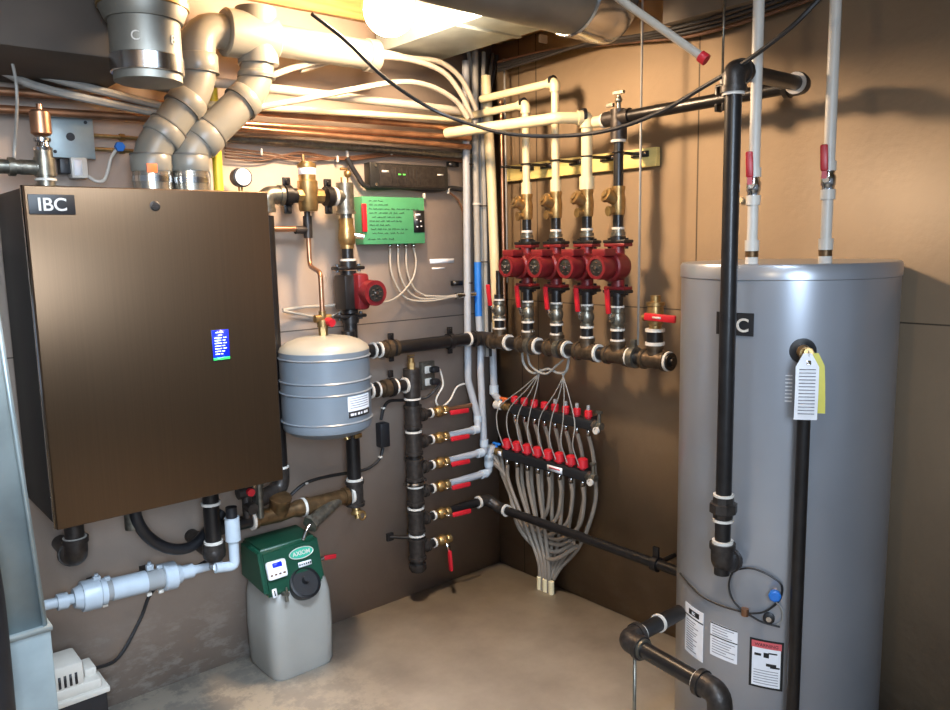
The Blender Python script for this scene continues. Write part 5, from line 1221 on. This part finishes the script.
# pressure gauge
c = L(243, 177, .10); t = th('pressure_gauge', 'small round white pressure gauge above the right corner of the boiler', 'gauge')
bm = B(); lathe(bm, (c.x, -.06, c.z), (0, -1, 0), [(0, .030), (.03, .033), (.04, .033), (.042, .029)], 28); mk('case', bm, 'black', t)
bm = B(); cyl(bm, (c.x, -.10, c.z), (c.x, -.1035, c.z), .0275, n=28); fc = mk('face', bm, 'paper', t)
bm = B(); bar(bm, (c.x-.004, -.1045, c.z-.012), (c.x+.004, -.1045, c.z+.015), .001, .003, (0, 1, 0)); 
for k in range(9):
    a = math.radians(-40+k*32.5); bar(bm, (c.x+math.cos(a)*.020, -.1045, c.z+math.sin(a)*.020), (c.x+math.cos(a)*.024, -.1045, c.z+math.sin(a)*.024), .001, .0012, (0, 1, 0))
mk('needle', bm, 'ink', fc)
bm = B(); cyl(bm, (c.x, -.075, c.z-.02), (c.x, -.075, c.z-.14), .008); cyl(bm, (c.x, -.075, c.z-.09), (c.x, -.0, c.z-.09), .008); mk('stem', bm, 'brass', t)
# yellow gas pipe
x_ = L(218, 175, .12).x; bm = B(); cyl(bm, (x_, -.12, 1.66), (x_, -.12, 2.06), .0155); solo('gas_pipe', bm, 'yellow', 'bright yellow vertical gas pipe behind the right end of the boiler top', 'pipe')
# vent hose next to flue
bm = B(); tube(bm, spline([L(207, 165, .19), L(210, 172, .2), L(211, 182, .2), L(211, 192, .2)], 5), .004, 8); solo('white_tube', bm, 'pex', 'thin white tube beside the yellow gas pipe', 'tube')
# brass air vent on steel tee
x_ = L(43, 150, .22).x; zb_1 = 1.664
t = th('air_vent', 'copper-coloured air vent on a grey steel tee above the left end of the boiler', 'air vent')
zt_1 = L(43, 152, .22).z
bm = B(); cyl(bm, (x_, -.22, zb_1), (x_, -.22, L(43, 150, .22).z), .023); cyl(bm, (x_, -.22, L(43, 168, .22).z), (x_-.06, -.22, L(43, 168, .22).z), .02); cyl(bm, (x_, -.22, L(43, 176, .22).z), (x_, -.22, L(43, 158, .22).z), .027); mk('tee', bm, 'galvf', t)
bm = B(); cyl(bm, (x_, -.22, zb_1), (x_, -.22, zb_1+.012), .028); cyl(bm, (x_, -.22, zb_1+.03), (x_, -.22, zb_1+.036), .027); mk('thread_tape', bm, 'tape', t)
bm = B(); lathe(bm, (x_, -.22, L(43, 151, .22).z), (0, 0, 1), [(0, .023), (.008, .025), (.012, .018), (.022, .016), (.026, .022), (.034, .022)], 16); mk('steel_coupling', bm, 'chrome', t)
bm = B(); lathe(bm, (x_, -.22, L(43, 136, .22).z), (0, 0, 1), [(0, .018), (.006, .026), (.062, .026), (.068, .020), (.07, .008), (.084, .007)], 24); mk('brass_head', bm, 'copper', t)
t = th('relief_assembly', 'grey pipe with brass relief valve at the far left above the boiler', 'valve')
zc_ = L(20, 158, .22).z
bm = B(); cyl(bm, (x_-.055, -.22, L(43, 168, .22).z), (x_-.19, -.22, L(43, 168, .22).z), .019); cyl(bm, (x_-.072, -.22, L(43, 168, .22).z), (x_-.088, -.22, L(43, 168, .22).z), .025); cyl(bm, (x_-.13, -.22, L(43, 168, .22).z), (x_-.165, -.22, L(43, 168, .22).z), .025); mk('pipe', bm, 'galvf', t)
bm = B(); xv_ = x_-.155; cyl(bm, (xv_, -.22, L(43, 190, .22).z), (xv_, -.22, L(43, 150, .22).z), .019); lathe(bm, (xv_, -.22, L(43, 150, .22).z), (0, 0, 1), [(0, .015), (.01, .02), (.05, .018), (.056, .008), (.07, .008)], 14); mk('brass_valve', bm, 'copper', t)
# grey pressure switch plate and its bits
c = L(70, 137, .05); t = th('junction_plate', 'square grey steel junction plate on the wall above the boiler', 'junction box')
bm = B(); box(bm, (c.x, -.025, c.z), (.125, .05, .115), bev=.003); mk('box', bm, 'galvf', t)
bm = B(); box(bm, (c.x, -.052, c.z), (.132, .004, .122), bev=.001); cv_ = mk('cover', bm, 'galv', t)
bm = B(); cyl(bm, (c.x, -.053, c.z), (c.x, -.057, c.z), .012); 
for dx, dz in ((.045, .045), (-.045, -.045)): cyl(bm, (c.x+dx, -.053, c.z+dz), (c.x+dx, -.056, c.z+dz), .005)
mk('knockout', bm, 'black', cv_)
t = th('zone_switch', 'small white switch block with grey wire under the grey junction plate', 'switch')
c2 = L(79, 168, .06); bm = B(); box(bm, (c2.x, -.045, c2.z), (.045, .05, .060), bev=.004); mk('body', bm, 'white', t)
bm = B(); box(bm, (c2.x-.005, -.071, c2.z), (.022, .002, .046)); mk('label', bm, 'paper', t)
bm = B(); box(bm, (c2.x-.035, -.035, c2.z+.005), (.03, .04, .045), bev=.003); mk('black_relay', bm, 'black', t)
bm = B(); cyl(bm, (c.x+.005, -.03, c.z-.055), (c.x+.005, -.03, c.z-.085), .009); mk('connector', bm, 'chrome', t)
bm = B(); tube(bm, spline([L(88, 176, .05), L(96, 181, .05), L(104, 180, .05), L(108, 170, .05), L(111, 158, .05), L(116, 150, .05)], 6), .005, 8); mk('wire', bm, 'white', t)
for py, nm in ((135, 'upper'), (148.5, 'lower')):
    a, b = L(88, py, .04), L(140, py-2, .04); bm = B(); cyl(bm, (a.x, -.04, a.z), (b.x+.1, -.04, a.z), .006); cyl(bm, (a.x+.09, -.04, a.z), (a.x+.105, -.04, a.z), .011, n=6)
    solo('copper_tube', bm, 'brass', '%s thin brass tube running right from the grey junction plate' % nm, 'tube', 'tubes from the junction plate')
c = L(119, 147, .055); bm = B(); lathe(bm, (c.x, -.045, c.z), (0, -1, 0), [(0, .006), (.012, .006), (.013, .016), (.024, .015)], 6); solo('blue_tap', bm, 'blue', 'small blue tap on the thin tubes above the boiler', 'valve')
bm = B(); tube(bm, spline([L(4, 40, .3), L(14, 70, .3), L(17, 100, .3), L(15, 140, .22), L(14, 158, .22)], 6), .004, 8); solo('hanging_cable', bm, 'wire', 'grey cable hanging down at the far left above the boiler', 'cable')

# ================================================================== pipes along the top of the left wall
def along(name, label, mat_, pa, pb, o_, r, cat='pipe', group=None):
    a, b = L(*pa, o_), L(*pb, o_); bm = B(); cyl(bm, a+(a-b)*.05, b, r, n=14); return solo(name, bm, mat_, label, cat, group)
gq = 'copper pipes along the left wall'
along('copper_pipe', 'uppermost long copper pipe of those along the top of the left wall', 'copper', (0, 91), (470, 129), .10, .012, group=gq)
along('copper_pipe', 'second long copper pipe below the uppermost on the left wall', 'copper', (0, 109), (470, 138), .09, .012, group=gq)
along('copper_pipe', 'third long copper pipe from the top, with the thin brown wires below it', 'copper', (190, 124), (470, 147), .09, .011, group=gq)
along('wooden_ledge', 'grey ledge along the left wall under the copper pipes', 'galvf', (215, 137), (470, 156), .03, .014, 'ledge')
along('plastic_run', 'grey horizontal pipe above the copper pipes on the left wall', 'pex', (110, 70), (470, 112), .16, .016)
along('plastic_run', 'thick cream horizontal pipe meeting the corner above the copper pipes', 'cream', (200, 104), (470, 120), .13, .012)
for k, pts in enumerate(([(255, 108), (300, 100), (350, 90), (400, 82), (430, 86), (455, 100), (468, 118)],
                         [(260, 80), (300, 66), (345, 58), (400, 58), (440, 70), (460, 92), (472, 118)],
                         [(300, 70), (370, 52), (410, 58), (440, 62), (462, 80), (476, 110)])):
    bm = B(); tube(bm, spline([L(x, y, .22-.03*k) for x, y in pts], 6), .010, 8)
    solo('plastic_tube', bm, 'pex', 'white flexible tube bending into the corner below the ceiling, %s' % ['lowest arc', 'middle arc', 'top arc'][k], 'tube', 'white tubes arching into the corner')
for k, (pa, pb, pc_) in enumerate((((0, 62), (60, 80), (185, 112)), ((0, 70), (50, 90), (180, 118)), ((0, 58), (80, 72), (180, 92)), ((20, 58), (70, 66), (115, 58)))):
    bm = B(); tube(bm, spline([L(*pa, .145-.01*k), L(*pb, .145-.01*k), L(*pc_, .145-.01*k)], 6), [.012, .012, .010, .004][k], 8)
    solo('plastic_tube', bm, 'wire', 'grey tube crossing the dark upper left wall, %s' % ['second lowest', 'lowest', 'second from top', 'thin sagging one at the top'][k], 'tube', 'grey tubes at the upper left')
# brown control wires pinned under the ledge
t = th('wire_bundle', 'bundle of thin brown wires pinned along the wall above the air separator', 'wire')
for k in range(4):
    bm = B(); tube(bm, spline([L(225, 148+3*k, .03), L(262, 152+3*k, .02), L(300, 158-2*k+ (4 if k == 1 else 0), .02), L(345, 157+k, .02), L(390, 153+k, .02), L(440, 156+k, .02), L(466, 160+k, .02)], 5), .0028, 6); mk('wire', bm, 'bcable', t)
for px, py in ((261, 152), (337, 159), (347, 154), (391, 152), (439, 154)):
    c = L(px, py, .02); bm = B(); box(bm, c, (.008, .014, .024), bev=.002); mk('cable_tie', bm, 'white', t)
bm = B(); tube(bm, spline([L(347, 158, .03), L(357, 175, .03), L(368, 187, .03), L(400, 187, .02), L(430, 190, .02), L(450, 188, .02), L(465, 190, .03)], 6), .010, 8); solo('dark_cable', bm, 'cable', 'dark cable bundle sagging between the controller strip and the green box', 'cable')
bm = B(); tube(bm, spline([L(449, 192, .02), L(458, 200, .02), L(463, 212, .02), L(465, 224, .02)], 6), .004, 8); solo('brown_wire', bm, 'bcable', 'short brown wire curving down beside the corner pipe', 'wire')
for k, (px, py) in enumerate(((424, 196), (448, 191))):
    c = L(px, py, .03); bm = B(); box(bm, c, (.008, .012, .022), bev=.002); solo('cable_tie', bm, 'white', 'white cable tie below the controller strip, %s' % ['by the green box corner', 'nearest the corner pipe'][k], 'cable tie', 'ties below the controller')

# ================================================================== ceiling things
t = th('boxed_duct', 'boxed-in duct, coloured dark for recess shade, hanging below the ceiling at the upper left', 'duct')
bm = B(); zt__ = L(60, 52, .5).z; box(bm, (-2.38, -.27, zt__+.2), (1.50, .46, .40), bev=.004); mk('case', bm, 'trunk', t)  # the shade of the ceiling recess is put into the case colour
bm = B(); box(bm, (-2.38, -.52, zt__+.24), (1.50, .04, .20), bev=.003); mk('fascia', bm, 'fascia', t)
bl = CAM+ray(389, 10)*2.43
t = th('ceiling_bulb', 'bright bare round bulb in a ceramic holder near the corner of the ceiling', 'light bulb')
bm = B(); ball(bm, bl, .078, n=28); mk('bulb', bm, 'bulb', t)
bm = B(); lathe(bm, bl+V((0, 0, .07)), (0, 0, 1), [(0, .018), (.03, .018), (.032, .05), (.07, .06), (.09, .055)], 24); mk('holder', bm, 'white', t)
bm = B(); box(bm, bl+V((0, 0, .16+(2.6-(bl.z+.16))/2)), (.1, .1, 2.6-(bl.z+.16)), bev=.004); mk('ceiling_box', bm, 'galvf', t)
# round duct, along the joists
ra = P(430, 4, 1, -1.0); rb = P(610, 41, 1, -1.0); zr_ = 2.105; R0 = .115
xa_, xb2 = P(430, 4, 1, -1.0).x, P(608, 40, 1, -1.0).x
t = th('round_duct', 'round galvanised duct with a shiny crimped end under the ceiling above the pumps', 'duct')
bm = B(); cyl(bm, (-1.9, -1.0, zr_+R0+.01), (xb2-.16, -1.0, zr_+R0), R0, n=40); mk('pipe', bm, 'galvd', t)
bm = B(); lathe(bm, (xb2-.17, -1.0, zr_+R0), (1, 0, 0), [(0, R0+.002), (.006, R0+.006), (.02, R0+.004), (.11, R0+.004), (.12, R0+.007), (.17, R0+.004), (.185, R0-.01)], 40); mk('end_collar', bm, 'chrome', t)
t = th('rectangular_duct', 'flat grey sheet metal duct crossing the ceiling in front of the corner', 'duct')
pA, pB, pC, pD = Z(415, 33, 2.2), Z(400, 60, 2.2), Z(483, 15, 2.2), Z(575, 30, 2.2)
bm = B(); box(bm, (-.50, -.455, 2.30), (.27, .80, .16), bev=.003); mk('duct', bm, 'galv', t)
bm = B(); box(bm, (-.50, -.55, 2.30), (.28, .02, .17)); mk('joint', bm, 'galv', t)
# white arm with red cap
a, b = CAM+ray(604, -12)*2.0, CAM+ray(702, 57)*1.9
t = th('capped_tube', 'slanting translucent tube with a red capped end under the ceiling', 'tube')
bm = B(); cyl(bm, a, b, .010); mk('tube', bm, 'pex', t)
bm = B(); cyl(bm, b-(b-a).normalized()*.005, b+(b-a).normalized()*.014, .014); mk('red_cap', bm, 'red', t)
# long black cord drooping across
pts = [CAM+ray(x, y)*d_ for x, y, d_ in ((312, 14, 2.1), (345, 40, 2.2), (385, 78, 2.3), (430, 108, 2.4), (470, 124, 2.4), (510, 134, 2.35), (560, 136, 2.3), (610, 130, 2.2), (660, 112, 2.1), (705, 86, 2.0), (745, 62, 1.9), (790, 28, 1.8), (822, -4, 1.75))]
bm = B(); tube(bm, spline(pts, 6), .0058, 8); solo('long_cord', bm, 'cable', 'long black cord drooping across the room from the flues to the ceiling over the tank', 'cord')
# dark cables on the right wall top
for k in range(4):
    q = [(498, 62+3*k), (540, 52+2*k), (590, 46-k), (640, 41-k*2), (690, 36-k*4), (750, 20-k*5), (820, -4-k*6)]
    bm = B(); tube(bm, spline([R(x, y, .06+.015*k) for x, y in q], 6), .006, 8)
    solo('ceiling_cable', bm, ['bcable', 'cable', 'cable', 'cable'][k], 'dark cable sagging along the top of the right wall, %s' % ['lowest', 'second lowest', 'third lowest', 'uppermost'][k], 'cable', 'cables along the right wall')
bm = B(); box(bm, R(543, 39, .05), (.04, .012, .03), bev=.002); solo('cable_staple', bm, 'white', 'white staple holding the dark cables at the top of the right wall', 'staple')
# spare white paint smears and fixings on the walls
t = th('wall_label', 'torn white label strip stuck on the left wall near the corner pipes', 'label')
bm = B(); a = L(442, 261, .0); box(bm, (a.x, -.0006, a.z), (.13, .0012, .018)); box(bm, (a.x-.02, -.0006, a.z-.03), (.07, .0012, .006)); mk('strip', bm, 'paper', t)
c = R(740, 200, 0.01); bm = B(); cyl(bm, (0, c.y, c.z), (-.012, c.y, c.z), .010); solo('wall_button', bm, 'cream', 'small round cream fixing on the right wall behind the left tank pipe', 'fixing')

for o in list(ROOTS): fin(o)
